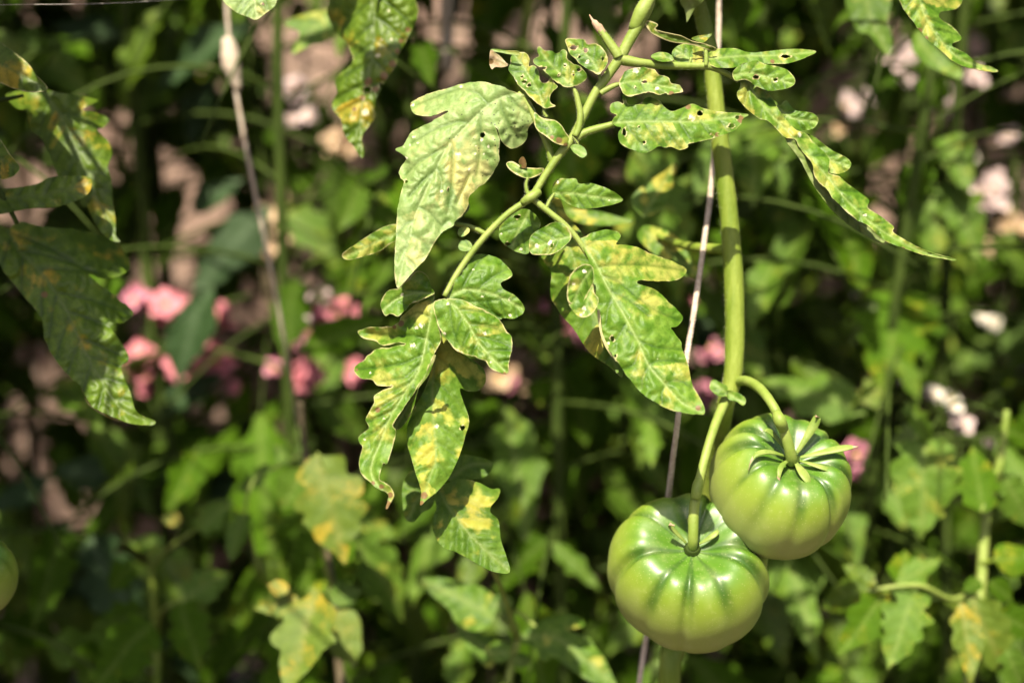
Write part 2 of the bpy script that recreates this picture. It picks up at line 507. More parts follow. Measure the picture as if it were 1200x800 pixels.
class Sheet:
    """leaf blade pieces joined into one solid mesh"""
    def __init__(s, thick=0.00035):
        s.v, s.f, s.mi, s.smooth_break = [], [], [], []
        s.at = {a: [] for a in ATTRS}
        s.thick = thick

    def add(s, outline, mid, mapfn, face_dir, step=3.0, rng=None, nv=7, vang=48, vw=1.7, holes=(), spots=(), speck=None, brown=(), yel=0.5,
            yel_amp=1.0, edge=0.4, serr=0.0, veins=None, mat=0, seed=0, edge_w=2.3, smooth=True, vein_amp=1.0, yspots=(), midw=1.0):
        rng = rng or random.Random(seed)
        o = np.asarray(outline, float)
        if smooth:
            o = catmull(o, 5, True)
        o = resample(o, step, True)
        serr = serr + 0.5
        if serr:
            c = o.mean(0)
            for i in range(len(o)):
                nn = noise.noise(Vector((o[i][0] * 0.11, o[i][1] * 0.11, seed * 3.7)))
                n2 = noise.noise(Vector((o[i][0] * 0.31, o[i][1] * 0.31, seed * 3.7 + 9)))
                d = o[i] - c
                o[i] += d / (np.linalg.norm(d) + 1e-6) * serr * (nn + 0.5 * n2)
        mid = resample(catmull(np.asarray(mid, float), 6), step)
        # veins
        L = float(np.linalg.norm(np.diff(mid, axis=0), axis=1).sum())
        tang = np.gradient(mid, axis=0)
        tang /= np.linalg.norm(tang, axis=1)[:, None] + 1e-9
        if veins is None:
            veins = []
            for k in range(nv):
                for sg in (-1, 1):
                    fr = (k + 0.35 + 0.25 * sg * 0.5 + rng.uniform(-.12, .12)) / nv
                    if fr > 0.95:
                        continue
                    i = min(len(mid) - 1, max(0, int(fr * (len(mid) - 1))))
                    a0 = math.atan2(tang[i][1], tang[i][0])
                    q = [mid[i].copy()]
                    for st in range(80):
                        a = a0 + sg * math.radians(vang + 8 - 26 * min(1, st * 3.0 / (L * 0.45)))
                        q.append(q[-1] + 3.0 * np.array([math.cos(a), math.sin(a)]))
                    q = np.array(q)
                    ok = inside(q, o)
                    n = int(np.argmin(ok)) if not ok.all() else len(q)
                    if n > 3:
                        veins.append(q[:n])
        lo, hi = o.min(0), o.max(0)
        xs = np.arange(lo[0], hi[0], step)
        ys = np.arange(lo[1], hi[1], step * 0.87)
        gx, gy = np.meshgrid(xs, ys)
        gx = gx + (np.arange(len(ys)) % 2)[:, None] * step * 0.5
        g = np.stack([gx.ravel(), gy.ravel()], 1)
        g += np.array([[rng.uniform(-.18, .18) * step, rng.uniform(-.18, .18) * step] for _ in range(len(g))])
        g = g[inside(g, o)]
        oc = np.vstack([o, o[:1]])
        de, _, _, _ = dist_poly(g, oc)
        g = g[de > step * 0.55]
        hp = []
        for (hx, hy, rx, ry) in holes:
            n = 11
            hp.append(np.array([[hx + rx * math.cos(a) * rng.uniform(.62, 1.25), hy + ry * math.sin(a) * rng.uniform(.62, 1.25)]
                                for a in [2 * math.pi * k / n for k in range(n)]]))
        for q in hp:
            dq, _, _, _ = dist_poly(g, np.vstack([q, q[:1]]))
            g = g[(dq > step * 0.4) & ~inside(g, q)]
        pts = [o]
        edges = [(i, (i + 1) % len(o)) for i in range(len(o))]
        off = len(o)
        for q in hp:
            edges += [(off + i, off + (i + 1) % len(q)) for i in range(len(q))]
            pts.append(q)
            off += len(q)
        if step <= 2.7:
            for q in [mid] + list(veins):
                q = resample(np.asarray(q, float), step)
                dq, _, _, _ = dist_poly(q, oc)
                ok = inside(q, o) & (dq > step * .6)
                for hq in hp:
                    dh_, _, _, _ = dist_poly(q, np.vstack([hq, hq[:1]]))
                    ok &= (dh_ > step * .5) & ~inside(q, hq)
                if ok.sum() < 3:
                    continue
                idx_ = np.where(ok)[0]
                edges += [(off + a, off + a + 1) for a in range(len(idx_) - 1) if idx_[a + 1] == idx_[a] + 1]
                pts.append(q[ok])
                off += len(idx_)
                dg, _, _, _ = dist_poly(g, q)
                g = g[dg > step * .55]
        pts.append(g)
        allp = np.vstack(pts)
        r = delaunay_2d_cdt([Vector(p) for p in allp], edges, [list(range(len(o)))], 1, 1e-4)
        p = np.array([tuple(q) for q in r[0]])
        f = np.array([t for t in r[2] if len(t) == 3])
        if len(f) == 0:
            return s
        cen = p[f].mean(1)
        keep = np.ones(len(f), bool)
        for q in hp:
            keep &= ~inside(cen, q)
        f = f[keep]
        used = np.unique(f)
        remap = -np.ones(len(p), int)
        remap[used] = np.arange(len(used))
        p, f = p[used], remap[f]
        dm, arc, side, L = dist_poly(p, mid)
        lines = []
        for q in veins:
            lines.append((resample(np.asarray(q, float), 3.0), 0.75))
        dv = dm.copy()
        midv = midw * np.exp(-(dm / (vw * 1.25)) ** 2)
        vein = np.zeros(len(p))
        for q, wgt in lines:
            dd, _, _, _ = dist_poly(p, q)
            dv = np.minimum(dv, dd)
            vein = np.maximum(vein, wgt * np.exp(-(dd / vw) ** 2))
            # tertiary side veins
            if vein_amp and len(q) > 6:
                tq = np.gradient(q, axis=0)
                for k in range(3, len(q) - 2, 4):
                    for sg in (-1, 1):
                        a = math.atan2(tq[k][1], tq[k][0]) + sg * math.radians(58 + rng.uniform(-12, 12))
                        ln = rng.uniform(8, 17)
                        e = q[k] + ln * np.array([math.cos(a), math.sin(a)])
                        dd3, _, _, _ = dist_poly(p, np.array([q[k], e]))
                        vein = np.maximum(vein, 0.4 * np.exp(-(dd3 / (vw * 0.7)) ** 2))
                        dv = np.minimum(dv, dd3 + 2.8)
        dedge, _, _, _ = dist_poly(p, oc)
        dh = np.full(len(p), 1e9)
        for q in hp:
            dq, _, _, _ = dist_poly(p, np.vstack([q, q[:1]]))
            dh = np.minimum(dh, dq)
        # yellowing goes patch by patch between the side veins
        cot = 1 / math.tan(math.radians(vang))
        cell = np.floor((arc - dm * cot * 0.8) / (L / max(nv, 1)))
        yv = np.zeros(len(p))
        for i in range(len(p)):
            hsh = noise.cell(Vector((cell[i] * 1.7 + 0.5, side[i] * 3.1 + 7.3, seed * 1.31 + 0.2)))
            nz = noise.noise(Vector((p[i][0] * 0.034, p[i][1] * 0.034, seed * 2.3))) * 0.42 + noise.noise(Vector((p[i][0] * 0.095, p[i][1] * 0.095, seed * 5.3))) * 0.42
            yv[i] = yel + yel_amp * (0.30 * (hsh - 0.5) + 0.60 * nz)
        for (x, y, rad, amt) in yspots:
            yv += amt * np.exp(-(((p[:, 0] - x) ** 2 + (p[:, 1] - y) ** 2) / rad ** 2))
        ed = edge * np.exp(-(dedge / edge_w) ** 2)
        ed = np.maximum(ed, (0.55 + 0.5 * np.sin(p[:, 0] * .9 + p[:, 1] * .6)) * np.exp(-(dh / 2.0) ** 2))
        spv = np.zeros(len(p))
        for (x, y, rad) in spots:
            spv = np.maximum(spv, np.exp(-(((p[:, 0] - x) ** 2 + (p[:, 1] - y) ** 2) / rad ** 2)))
        spk = np.zeros(len(p)) if speck is None else speck(p)
        br = np.zeros(len(p))
        for (x, y, rad) in brown:
            br = np.maximum(br, np.exp(-(((p[:, 0] - x) ** 2 + (p[:, 1] - y) ** 2) / rad ** 2)))
        aux = dict(dm=dm, arc=arc, side=side, L=L, dv=dv, de=np.minimum(dedge, dh), p=p)
        X = mapfn(p, aux)
        fn = np.cross(X[f[:, 1]] - X[f[:, 0]], X[f[:, 2]] - X[f[:, 0]])
        if (fn.sum(0) @ face_dir) < 0:
            f = f[:, ::-1]
            fn = -fn
        vn = np.zeros_like(X)
        for k in range(3):
            np.add.at(vn, f[:, k], fn)
        vn /= np.linalg.norm(vn, axis=1)[:, None] + 1e-15
        n = len(X)
        base = len(s.v)
        s.v += [tuple(q) for q in X]
        s.v += [tuple(q) for q in (X - vn * s.thick)]
        vals = dict(vein=vein * vein_amp if vein_amp else vein, mid=midv, yel=yv, edge=ed, spot=spv, speck=spk, brown=br)
        for a in ATTRS:
            s.at[a] += list(vals[a]) * 2
        s.f += [tuple(int(i) + base for i in t) for t in f]
        s.mi += [mat] * len(f)
        s.f += [tuple(int(i) + base + n for i in t[::-1]) for t in f]
        s.mi += [mat + 1] * len(f)
        # rim, with vertices of its own
        cnt = {}
        for t in f:
            for k in range(3):
                a, b = int(t[k]), int(t[(k + 1) % 3])
                cnt[(a, b)] = cnt.get((a, b), 0) + 1
        rim = [(a, b) for (a, b) in cnt if (b, a) not in cnt]
        idx = {}
        for a, b in rim:
            for q in (a, b):
                if q not in idx:
                    idx[q] = len(s.v)
                    s.v.append(tuple(X[q]))
                    s.v.append(tuple(X[q] - vn[q] * s.thick))
                    for at in ATTRS:
                        s.at[at] += [vals[at][q]] * 2
            s.f.append((idx[b], idx[a], idx[a] + 1, idx[b] + 1))
            s.mi.append(mat)
        return s

    def mesh(s, name, mats):
        me = bpy.data.meshes.new(name)
        me.from_pydata(s.v, [], s.f)
        for m in mats:
            me.materials.append(m)
        me.polygons.foreach_set('material_index', s.mi)
        me.polygons.foreach_set('use_smooth', [True] * len(s.f))
        for a in ATTRS:
            at = me.attributes.new(a, 'FLOAT', 'POINT')
            at.data.foreach_set('value', s.at[a])
        me.update()
        return me


def Z(x0, y0, sc, pts):
    """points read off an enlarged view back to photo pixels"""
    return [(x0 + a / sc, y0 + b / sc) for a, b in pts]


def blade_map(d0, tx=0.0, ty=0.0, cup=0.0, quilt=0.9, ruffle=1.5, bend=0.0, seed=0, centre=None, rw=7.0, extra=None):
    """depth of a leaf blade: tilt (slopes), cup across the midrib, bend along it, quilting between veins, ruffled rim (mm)"""
    def fn(p, a):
        c = np.array(centre) if centre else (p.min(0) + p.max(0)) / 2
        pm = K * d0 * 1000            # mm per pixel
        z = (tx * (p[:, 0] - c[0]) + ty * (p[:, 1] - c[1])) * pm
        z += cup * (a['dm'] * pm) ** 2 / 30.0
        t = a['arc'] / max(a['L'], 1) - 0.5
        z += bend * (t * t) * 4
        z -= 2.7 * quilt * (0.45 * (1 - np.exp(-a['dv'] / 2.6)) + 0.55 * (1 - np.exp(-(a['dv'] / 7.5) ** 2))) * (0.75 + 0.8 * np.array([noise.noise(Vector((q[0] * .03, q[1] * .03, seed * 3.3))) for q in p]))
        nz = np.array([noise.noise(Vector((q[0] * 0.045, q[1] * 0.045, seed * 1.7))) + 0.5 * noise.noise(Vector((q[0] * 0.11, q[1] * 0.11, seed * 1.7 + 5))) for q in p])
        z += ruffle * nz * (0.35 + np.exp(-(a['de'] / rw) ** 2))
        if extra is not None:
            z += extra(p, a)
        return Parr(p, d0 + z * MM)
    return fn


def traced(name, parent, outline, mid, d0, mats=('fresh', 'under'), patches=(), step=3.0, mapkw=None, **kw):
    """a leaf whose outline was read off the photograph, bent in depth"""
    seed = kw.get('seed', 0)
    sh = Sheet()
    sh.add(outline, mid, blade_map(d0, seed=seed, **(mapkw or {})), -FWD, step=step, **kw)
    for (po, pm, pd, pmk, pkw) in patches:
        sh.add(po, pm, blade_map(pd, seed=seed + 17, **pmk), -FWD, step=step, **pkw)
    me = sh.mesh(name, [M[mats[0]], M[mats[1]]] + ([M[m] for m in mats[2:]]))
    return link(name, me, parent)


# ================================================================== the setting
def box_mesh(name, parts, mat):
    v, f = [], []
    for (x0, x1, y0, y1, z0, z1) in parts:
        b = len(v)
        v += [(x0, y0, z0), (x1, y0, z0), (x1, y1, z0), (x0, y1, z0), (x0, y0, z1), (x1, y0, z1), (x1, y1, z1), (x0, y1, z1)]
        f += [tuple(b + i for i in q) for q in ((3, 2, 1, 0), (4, 5, 6, 7), (0, 1, 5, 4), (1, 2, 6, 5), (2, 3, 7, 6), (3, 0, 4, 7))]
    me = bpy.data.meshes.new(name)
    me.from_pydata(v, [], f)
    me.materials.append(mat)
    me.update()
    return me


rngG = random.Random(11)
gv, gf = [], []
NX = 90
for j in range(NX + 1):
    for i in range(NX + 1):
        u, v_ = (i / NX * 2 - 1), (j / NX * 2 - 1)
        x = math.copysign(abs(u) ** 2.2 * 60, u)
        y = math.copysign(abs(v_) ** 2.2 * 60, v_) + 1.2
        near = math.exp(-((x * x + (y - 1.2) ** 2) / 30))
        gv.append((x, y, 0.035 * near * noise.noise(Vector((x * 3, y * 3, 0))) + 0.02 * near * noise.noise(Vector((x * 11, y * 11, 4)))))
for j in range(NX):
    for i in range(NX):
        a = j * (NX + 1) + i
        gf.append((a, a + 1, a + NX + 2, a + NX + 1))
me = bpy.data.meshes.new('ground')
me.from_pydata(gv, [], gf)
me.materials.append(M['soil'])
me.polygons.foreach_set('use_smooth', [True] * len(gf))
ground = link('ground', me)
ground['kind'] = 'structure'
ground['label'] = 'dark brown garden soil under the tomato plants'

# fine ribbed screen behind the bed
SCR_Y = 2.35
scr = empty('ribbed_fence', (0, SCR_Y, 0), 'dusty pink fine ribbed fence showing through gaps behind the plants', 'fence')
sv, sf = [], []
pitch, amp = 0.011, 0.0030
nrib = int(5.2 / pitch)
k = 0
for i in range(nrib * 4 + 1):
    x = -2.6 + i * pitch / 4
    y = SCR_Y - amp * math.sin(i * math.pi / 2 + 0.01)
    sv += [(x, y, 0.05), (x, y, 1.95)]
for i in range(nrib * 4):
    sf.append((2 * i, 2 * i + 2, 2 * i + 3, 2 * i + 1))
me = bpy.data.meshes.new('ribbed_sheet')
me.from_pydata(sv, [], sf)
me.materials.append(M['screen'])
o = link('ribbed_sheet', me, scr)
o['kind'] = 'stuff'
for x in (-2.6, -0.9, 0.8, 2.5):
    link('fence_post', box_mesh('fence_post', [(x - .04, x + .04, SCR_Y + .006, SCR_Y + .086, -.1, 2.0)], M['post']), scr)
for z in (0.3, 1.7):
    link('fence_rail', box_mesh('fence_rail', [(-2.6, 2.6, SCR_Y + .088, SCR_Y + .128, z, z + .07)], M['post']), scr)

# ================================================================== the tomato plant in focus
def stem_to_ground(tubes, pts_px, radii, extra_ground=True, sides=12, sub=6, seed=0):
    """pts_px: (px, py, d) from top down; the last goes on to the soil"""
    q = [P(*a) for a in pts_px]
    r = list(radii)
    if extra_ground:
        last = q[-1]
        q.append(np.array([last[0], last[1], last[2] * 0.5]))
        q.append(np.array([last[0], last[1], -0.03]))
        r += [r[-1], r[-1] * 1.1]
    tubes.add(q, r, sides, sub, 0.06, seed)
    return q[-1]


DS = 0.865      # depth of the thick stem
main_top = [(806, -330, DS + .02), (808, -150, DS + .01), (815, -20, DS), (824, 25, DS), (833, 65, DS), (838, 115, DS), (844, 165, DS), (850, 215, DS), (855, 260, DS),
            (860, 330, DS), (861, 400, DS), (858, 445, DS), (849, 480, DS + .005), (836, 560, DS + .045), (812, 660, DS + .075), (790, 760, DS + .075), (783, 830, DS + .075)]
pxr = lambda w, d: w * 0.5 * K * d     # a width in pixels to a radius
tb = Tubes()
foot = stem_to_ground(tb, main_top, [pxr(w, DS) for w in (13, 15, 17, 18, 19, 20, 21, 22, 22, 23, 23, 22, 21, 21, 23, 27, 28)], sides=16, seed=1)
tomato_plant = empty('tomato_plant', (foot[0], foot[1], 0), 'tomato plant with thick pale green stem and the sharp yellow spotted leaves in front', 'tomato plant')
main_stem = link('stem', tb.mesh('stem', M['stem']), tomato_plant)

# ---- the compound leaf in front, hanging from the upper right
fl = Tubes()
B = [(768, -140), (766, -60), (761, 0), (750, 25), (736, 50), (727, 67), (710, 92), (697, 110), (682, 140), (670, 163), (655, 182), (640, 204), (622, 231), (596, 250), (575, 270), (560, 287), (545, 307), (532, 327), (521, 347)]
Bw = [15, 15, 14.5, 14, 13.5, 12.5, 11, 10.5, 10, 10, 10, 9, 8.5, 8, 8, 7.5, 7.5, 7, 6]
Bd = [.83, .815, .802, .80, .80, .80, .80, .80, .80, .80, .80, .80, .80, .80, .80, .80, .80, .798, .795]
fl.add([P(x, y, d) for (x, y), d in zip(B, Bd)], [pxr(w, .8) for w in Bw], 12, 5, 0.05, 3)
fl.add([P(768, -140, .83), P(790, -185, .85), P(809, -215, DS + .012)], [pxr(16, .8), pxr(15, .8), pxr(14, .8)], 12, 5)
# side leaf stalk to the right leaf, snapped stub, and the leaflet stalks
E = [(622, 231), (640, 246), (660, 262), (675, 278), (687, 296), (697, 311)]
fl.add([P(x, y, .80) for x, y in E], [pxr(w, .8) for w in (8, 7.5, 7.5, 7, 6.5, 6)], 10, 5, 0.04, 4)
for st, ws, d in (
        (Z(600, 0, 4, [(500, 270), (490, 250), (455, 200), (420, 150), (395, 118)]), (12, 12, 11, 9, 6), .798),
        (Z(600, 0, 4, [(410, 352), (414, 380), (428, 400)]), (3.5, 4, 5), .799),
        (Z(600, 0, 4, [(285, 405), (300, 440), (312, 490), (320, 540), (312, 600), (295, 640)]), (4, 6, 7, 7.5, 8, 8), .797),
        (Z(400, 50, 4, [(950, 290), (952, 330), (965, 350)]), (4, 4, 3.5), .798),
        (Z(600, 0, 4, [(510, 394), (480, 402), (430, 428), (415, 440)]), (4, 6, 7, 7), .799),
        (Z(600, 0, 4, [(500, 572), (450, 590), (390, 606), (330, 628), (300, 655)]), (6, 8, 9, 9.5, 8), .799),
        (Z(400, 50, 4, [(830, 232), (880, 300), (910, 365), (945, 430), (972, 495), (985, 548), (1000, 575)]), (5, 6, 7, 8, 8.5, 9, 8), .803),
        (Z(400, 50, 4, [(875, 632), (866, 665), (872, 700), (890, 726)]), (3, 4, 5, 6), .800),
        (Z(600, 200, 4, [(200, 106), (180, 135), (165, 165), (150, 185)]), (3, 4, 4.5, 4), .801),
        (Z(400, 200, 4, [(500, 244), (540, 250), (600, 262), (650, 284), (690, 305)]), (5, 5.5, 6, 6.5, 6), .815),
        (Z(600, 0, 4, [(285, 640), (300, 660), (312, 678)]), (3, 2.5, 2), .797),
        ):
    fl.add([P(x, y, d) for x, y in st], [pxr(w, .8) for w in ws], 8, 4, 0.05, 5)
# swollen knuckle where the stalk forks and small ring near the top
fl.add([P(742, 36, .8), P(752, 14, .798), P(762, -4, .80)], [pxr(13, .8), pxr(18, .8), pxr(14, .8)], 12, 4)
fl.add([P(612, 238, .799), P(622, 231, .797), P(632, 224, .799)], [pxr(8, .8), pxr(12, .8), pxr(9, .8)], 10, 4)
front_leaf = link('leaf', fl.mesh('leaf', M['rachis']), tomato_plant)
front_leaf['label'] = 'sharp leaf stalk in front with a bending green rachis and snapped stub'
tipb = Tubes()
tipb.add([P(*q, .798) for q in Z(600, 0, 4, [(428, 160), (412, 138), (398, 120), (385, 104), (378, 98)])], [pxr(w, .8) for w in (9.3, 9.2, 8.5, 7, 3)], 9, 3, .35, 8)
tipb.add([P(*q, .798) for q in Z(600, 0, 4, [(386, 108), (374, 90), (363, 70)])], [pxr(w, .8) for w in (4, 3, 1.2)], 6, 3)
link('dried_tip', tipb.mesh('dried_tip', M['sepal_dry']), front_leaf)

def fuzz(parent, tubes, n, seed, ln=(.0006, .0014), keep_every=1):
    """fine hairs standing on the stalks: nobody could count them"""
    rng = random.Random(seed)
    v, f = [], []
    V_ = np.array(tubes.v)
    quads = [q for q in tubes.f if len(q) == 4]
    for k in range(n):
        q = quads[rng.randrange(len(quads))]
        a, b, c, d = (V_[i] for i in q)
        u, w = rng.random(), rng.random()
        p = (a * (1 - u) + b * u) * (1 - w) + (d * (1 - u) + c * u) * w
        nn = np.cross(b - a, d - a)
        L = np.linalg.norm(nn)
        if L < 1e-12:
            continue
        nn = nn / L + np.array([rng.uniform(-.5, .5) for _ in range(3)])
        nn /= np.linalg.norm(nn)
        t = np.cross(nn, [.3, .5, .8])
        t /= np.linalg.norm(t)
        t2 = np.cross(nn, t)
        r, h_ = .000045, rng.uniform(*ln)
        base = len(v)
        for m in range(3):
            an = 2.094 * m
            v.append(tuple(p - nn * .0001 + r * (math.cos(an) * t + math.sin(an) * t2)))
        v.append(tuple(p + nn * h_))
        f += [(base, base + 1, base + 3), (base + 1, base + 2, base + 3), (base + 2, base, base + 3)]
    me = bpy.data.meshes.new('stalk_fuzz')
    me.from_pydata(v, [], f)
    me.materials.append(M['fuzz'])
    me.update()
    o = link('stalk_fuzz', me, parent)
    o['kind'] = 'stuff'
    return o


fuzz(front_leaf, fl, 5200, 3)
fuzz(main_stem, tb, 3000, 4, (.0008, .002))
V1 = lambda p: Z(400, 50, 4, p)
V2 = lambda p: Z(400, 200, 4, p)
V3 = lambda p: Z(400, 350, 4, p)
V4 = lambda p: Z(400, 500, 4, p)
V5 = lambda p: Z(600, 0, 4, p)
V6 = lambda p: Z(600, 200, 4, p)
V7 = lambda p: Z(600, 350, 4, p)
V8 = lambda p: Z(840, 40, 857 / 300, p)

# the large pale leaflet
L1 = V1([(825, 238), (770, 212), (700, 192), (640, 182), (560, 196), (470, 222), (385, 250), (338, 275), (324, 300), (342, 334), (385, 347), (440, 340), (492, 318), (499, 324),
         (440, 362), (372, 395), (332, 414), (312, 445), (290, 482), (255, 500), (284, 522), (305, 545), (282, 580), (271, 610), (278, 635), (292, 652), (284, 690), (266, 755)]) + \
     V2([(262, 210), (256, 290), (251, 380), (250, 470), (262, 548), (290, 528), (348, 462), (400, 405), (438, 335), (478, 284), (525, 262), (532, 238), (570, 206), (596, 160),
         (600, 122), (640, 82), (690, 42)]) + \
     V1([(716, 596), (736, 560), (741, 510), (745, 455), (728, 420), (722, 395), (740, 425), (758, 470), (795, 497), (838, 484), (868, 455), (880, 400), (905, 362), (906, 312), (888, 272), (860, 246)])
L1mid = V1([(830, 236), (760, 252), (690, 290), (600, 375), (500, 485), (440, 600), (385, 720)]) + V2([(350, 200), (315, 330), (288, 440), (263, 545)])


def l1_speck(p):
    a = np.exp(-(((p[:, 0] - 605) / 26) ** 2 + ((p[:, 1] - 140) / 30) ** 2))
    b = np.exp(-(((p[:, 0] - 560) / 45) ** 2 + ((p[:, 1] - 165) / 60) ** 2))
    return 0.62 * a + 0.30 * b + 0.10


def l1_extra(p, a):
    # right lobe turns away from the light a little; the tip hangs forward
    return 3.5 * np.clip((p[:, 0] - 590) / 35, 0, 1) ** 2 + 5.0 * np.exp(-(((p[:, 0] - 472) / 9) ** 2 + ((p[:, 1] - 195) / 16) ** 2))


L1v = [V1(q) for q in (
    [(690, 290), (640, 235), (560, 215), (480, 240), (360, 290)], [(600, 375), (540, 370), (450, 400), (330, 470)], [(500, 485), (430, 520), (360, 560), (300, 620)],
    [(650, 325), (655, 420), (648, 520), (634, 620)], [(520, 468), (525, 560), (520, 640), (500, 760)], [(740, 262), (760, 330), (790, 400), (830, 450)], [(780, 248), (830, 300), (880, 330)],
    [(450, 580), (470, 650), (460, 740)], [(440, 600), (380, 650), (320, 720)])] + [V2(q) for q in (
    [(365, 170), (420, 200), (470, 260), (500, 230)], [(345, 230), (300, 250), (262, 300)], [(330, 300), (380, 330), (410, 370)], [(312, 350), (285, 370), (258, 420)], [(300, 400), (330, 430), (350, 450)],
    [(520, 20), (520, 110), (495, 200)], [(600, 20), (570, 90), (540, 150)])]
traced('leaflet', front_leaf, L1, L1mid, .792, ('pale', 'under'), step=1.8, seed=1, nv=9, vang=44, vw=1.75, midw=.3, veins=L1v, yel=0.49, yel_amp=1.0, edge=.55, serr=0.8,
       mapkw=dict(tx=-0.10, ty=-0.24, cup=0.5, quilt=1.2, ruffle=1.2, extra=l1_extra),
       holes=[(566, 158.5, 2.9, 3.4), (476, 213, 1.8, 1.8), (525.5, 223, 1.4, 2.6)],
       spots=[(*V1([q[:2]])[0], q[2]) for q in ((660, 455, 3.2), (545, 525, 4.5), (628, 520, 2.6), (690, 488, 2.2), (668, 520, 2.2), (597, 593, 2.6), (467, 697, 3.0), (340, 440, 3.2), (360, 472, 2.2), (322, 480, 2),
                                              (292, 488, 2), (305, 540, 2.6), (632, 485, 1.8), (335, 292, 3.0), (560, 205, 2.5))],
       speck=l1_speck, brown=[(481, 122, 2.2), (479, 128, 2)], yspots=[(615, 115, 9, .5), (560, 200, 20, .28), (487, 250, 15, .2), (520, 180, 14, -.2), (475, 197, 8, -.9), (470, 180, 6, -.6)])['label'] = 'largest pale yellow-green leaflet with black specks, white spots and small holes'

# small leaflets round the fork
traced('leaflet', front_leaf, V5([(250, 185), (290, 180), (338, 188), (352, 206), (400, 208), (432, 240), (446, 285), (436, 322), (416, 346), (398, 350), (352, 322), (310, 292), (272, 248)]),
       V5([(412, 350), (380, 290), (330, 240), (265, 192)]), .795, ('fresh', 'under'), step=2, seed=2, nv=4, vw=1.2, yel=.52, edge=.6, serr=1.0,
       mapkw=dict(ty=-.3, tx=-.1, cup=-.6, quilt=.7), holes=[(672.5, 56, 4.4, 2.2), (686, 59, 2.7, 3.2), (706.5, 69, 2, 2), (679, 67, 1.6, 1.6)], spots=[(688, 73, 3.2)], brown=[(672, 56, 4)])
traced('leaflet', front_leaf, V1([(930, 20), (955, 40), (985, 38), (1010, 52), (1040, 30), (1058, 46), (1060, 75), (1088, 100), (1115, 112), (1150, 150), (1142, 180), (1085, 208), (1040, 204), (990, 170), (950, 128), (905, 100), (900, 82), (925, 60), (915, 38)]),
       V1([(1085, 206), (1030, 150), (985, 105), (935, 40)]), .797, ('fresh', 'under'), step=2, seed=3, nv=4, vw=1.2, yel=.50, edge=.6, serr=1.4,
       mapkw=dict(ty=-.25, tx=.1, cup=-.6, quilt=.7), holes=[(678, 82, 2.4, 1.8), (662, 77, 1.5, 1.2), (634, 80, 5.5, 2.0), (672, 88, 1.4, 1.4), (655, 88, 1.2, 1.2)], spots=[(662, 76, 3.2), (672, 84, 2)])
traced('leaflet', front_leaf, V1([(790, 95), (798, 60), (830, 42), (866, 50), (882, 75), (878, 112), (900, 106), (922, 128), (930, 172), (942, 188), (965, 186), (985, 160), (998, 190), (1014, 206), (988, 232), (976, 262), (984, 284), (1005, 296), (968, 307), (938, 300), (880, 250), (826, 196), (806, 160), (786, 126)]),
       V1([(950, 300), (920, 220), (870, 140), (815, 60)]), .80, ('fresh', 'under'), step=2, seed=4, nv=5, vw=1.2, yel=.46, edge=.6, serr=.8,
       mapkw=dict(ty=-.25, tx=-.15, cup=-.6, quilt=.7), holes=[(612, 90, 2, 1.6), (614, 96, 3, 1.7), (620, 100, 2.4, 1.8)], spots=[(603, 96, 3)],
       patches=[(V1([(700, 32), (730, 30), (780, 38), (830, 42), (832, 58), (790, 56), (740, 46), (708, 42)]), V1([(830, 50), (705, 36)]), .799, dict(), dict(nv=2, yel=.5, seed=5, vw=1))])
dry = Sheet()
dry.add(V1([(700, 36), (718, 44), (742, 62), (770, 92), (784, 108), (750, 116), (722, 114), (704, 126), (694, 90)]), V1([(704, 40), (722, 90), (745, 112)]), blade_map(.799, ruffle=3, cup=2.0, seed=6), -FWD, step=2, nv=2, seed=6, brown=[(575, 72, 4)])
link('leaflet', dry.mesh('leaflet', [M['dried'], M['dried']]), front_leaf)['label'] = 'small curled dried whitish brown leaf tip'
traced('leaflet', front_leaf, V5([(500, 394), (512, 362), (545, 328), (590, 316), (650, 320), (690, 350), (735, 364), (746, 390), (786, 400), (800, 430), (765, 438), (735, 446), (720, 436), (690, 446), (650, 434), (600, 440), (550, 453), (518, 430)]),
       V5([(505, 394), (570, 380), (660, 395), (790, 420)]), .797, ('fresh', 'under'), step=2, seed=7, nv=4, vw=1.2, yel=.58, edge=.65, serr=1.0,
       mapkw=dict(ty=-.3, cup=-.5, quilt=.6), holes=[(755.5, 96.3, 4, 1.8), (745, 103, 1, 1)], spots=[(746, 83, 5.5), (770, 104, 3)], brown=[(787, 110, 4), (760, 110, 3)])
traced('leaflet', front_leaf, V5([(470, 575), (478, 548), (492, 540), (462, 525), (461, 494), (495, 476), (522, 486), (514, 444), (532, 452), (545, 488), (600, 488), (640, 458), (690, 472), (712, 500), (745, 520), (795, 508), (845, 488), (900, 508), (980, 524), (1060, 530), (1112, 538), (1084, 556), (1075, 580), (1040, 612), (985, 634), (920, 655), (830, 676), (826, 690), (790, 704), (745, 690), (720, 694), (690, 684), (660, 702), (622, 718), (560, 700), (512, 672), (495, 630), (512, 598), (488, 592)]),
       V5([(480, 576), (560, 572), (680, 570), (850, 570), (980, 556), (1110, 540)]), .795, ('fresh', 'under'), step=2, seed=8, nv=7, vang=52, vw=1.5, yel=.50, edge=.5, serr=.8,
       mapkw=dict(ty=-.45, tx=.12, cup=.4, quilt=.9, bend=3), holes=[(731.5, 155.5, 2.8, 4.6), (754.5, 166.5, 2.1, 1.8), (857.5, 147.5, 4.2, 2.8), (864, 137.5, 2.6, 2.5), (835, 158, 2.2, 1.4), (842, 157.5, 2.4, 1.0), (749, 149, 1.2, 1.2), (820, 133, 3.6, 3.0)],
       brown=[(868, 140, 5), (806, 125, 4), (840, 158, 3)], spots=[(733, 156, 3.5), (811, 138, 5)], yspots=[(812, 140, 9, .5), (850, 150, 10, .3)])['label'] = 'long leaflet pointing right with several round holes near its tip'
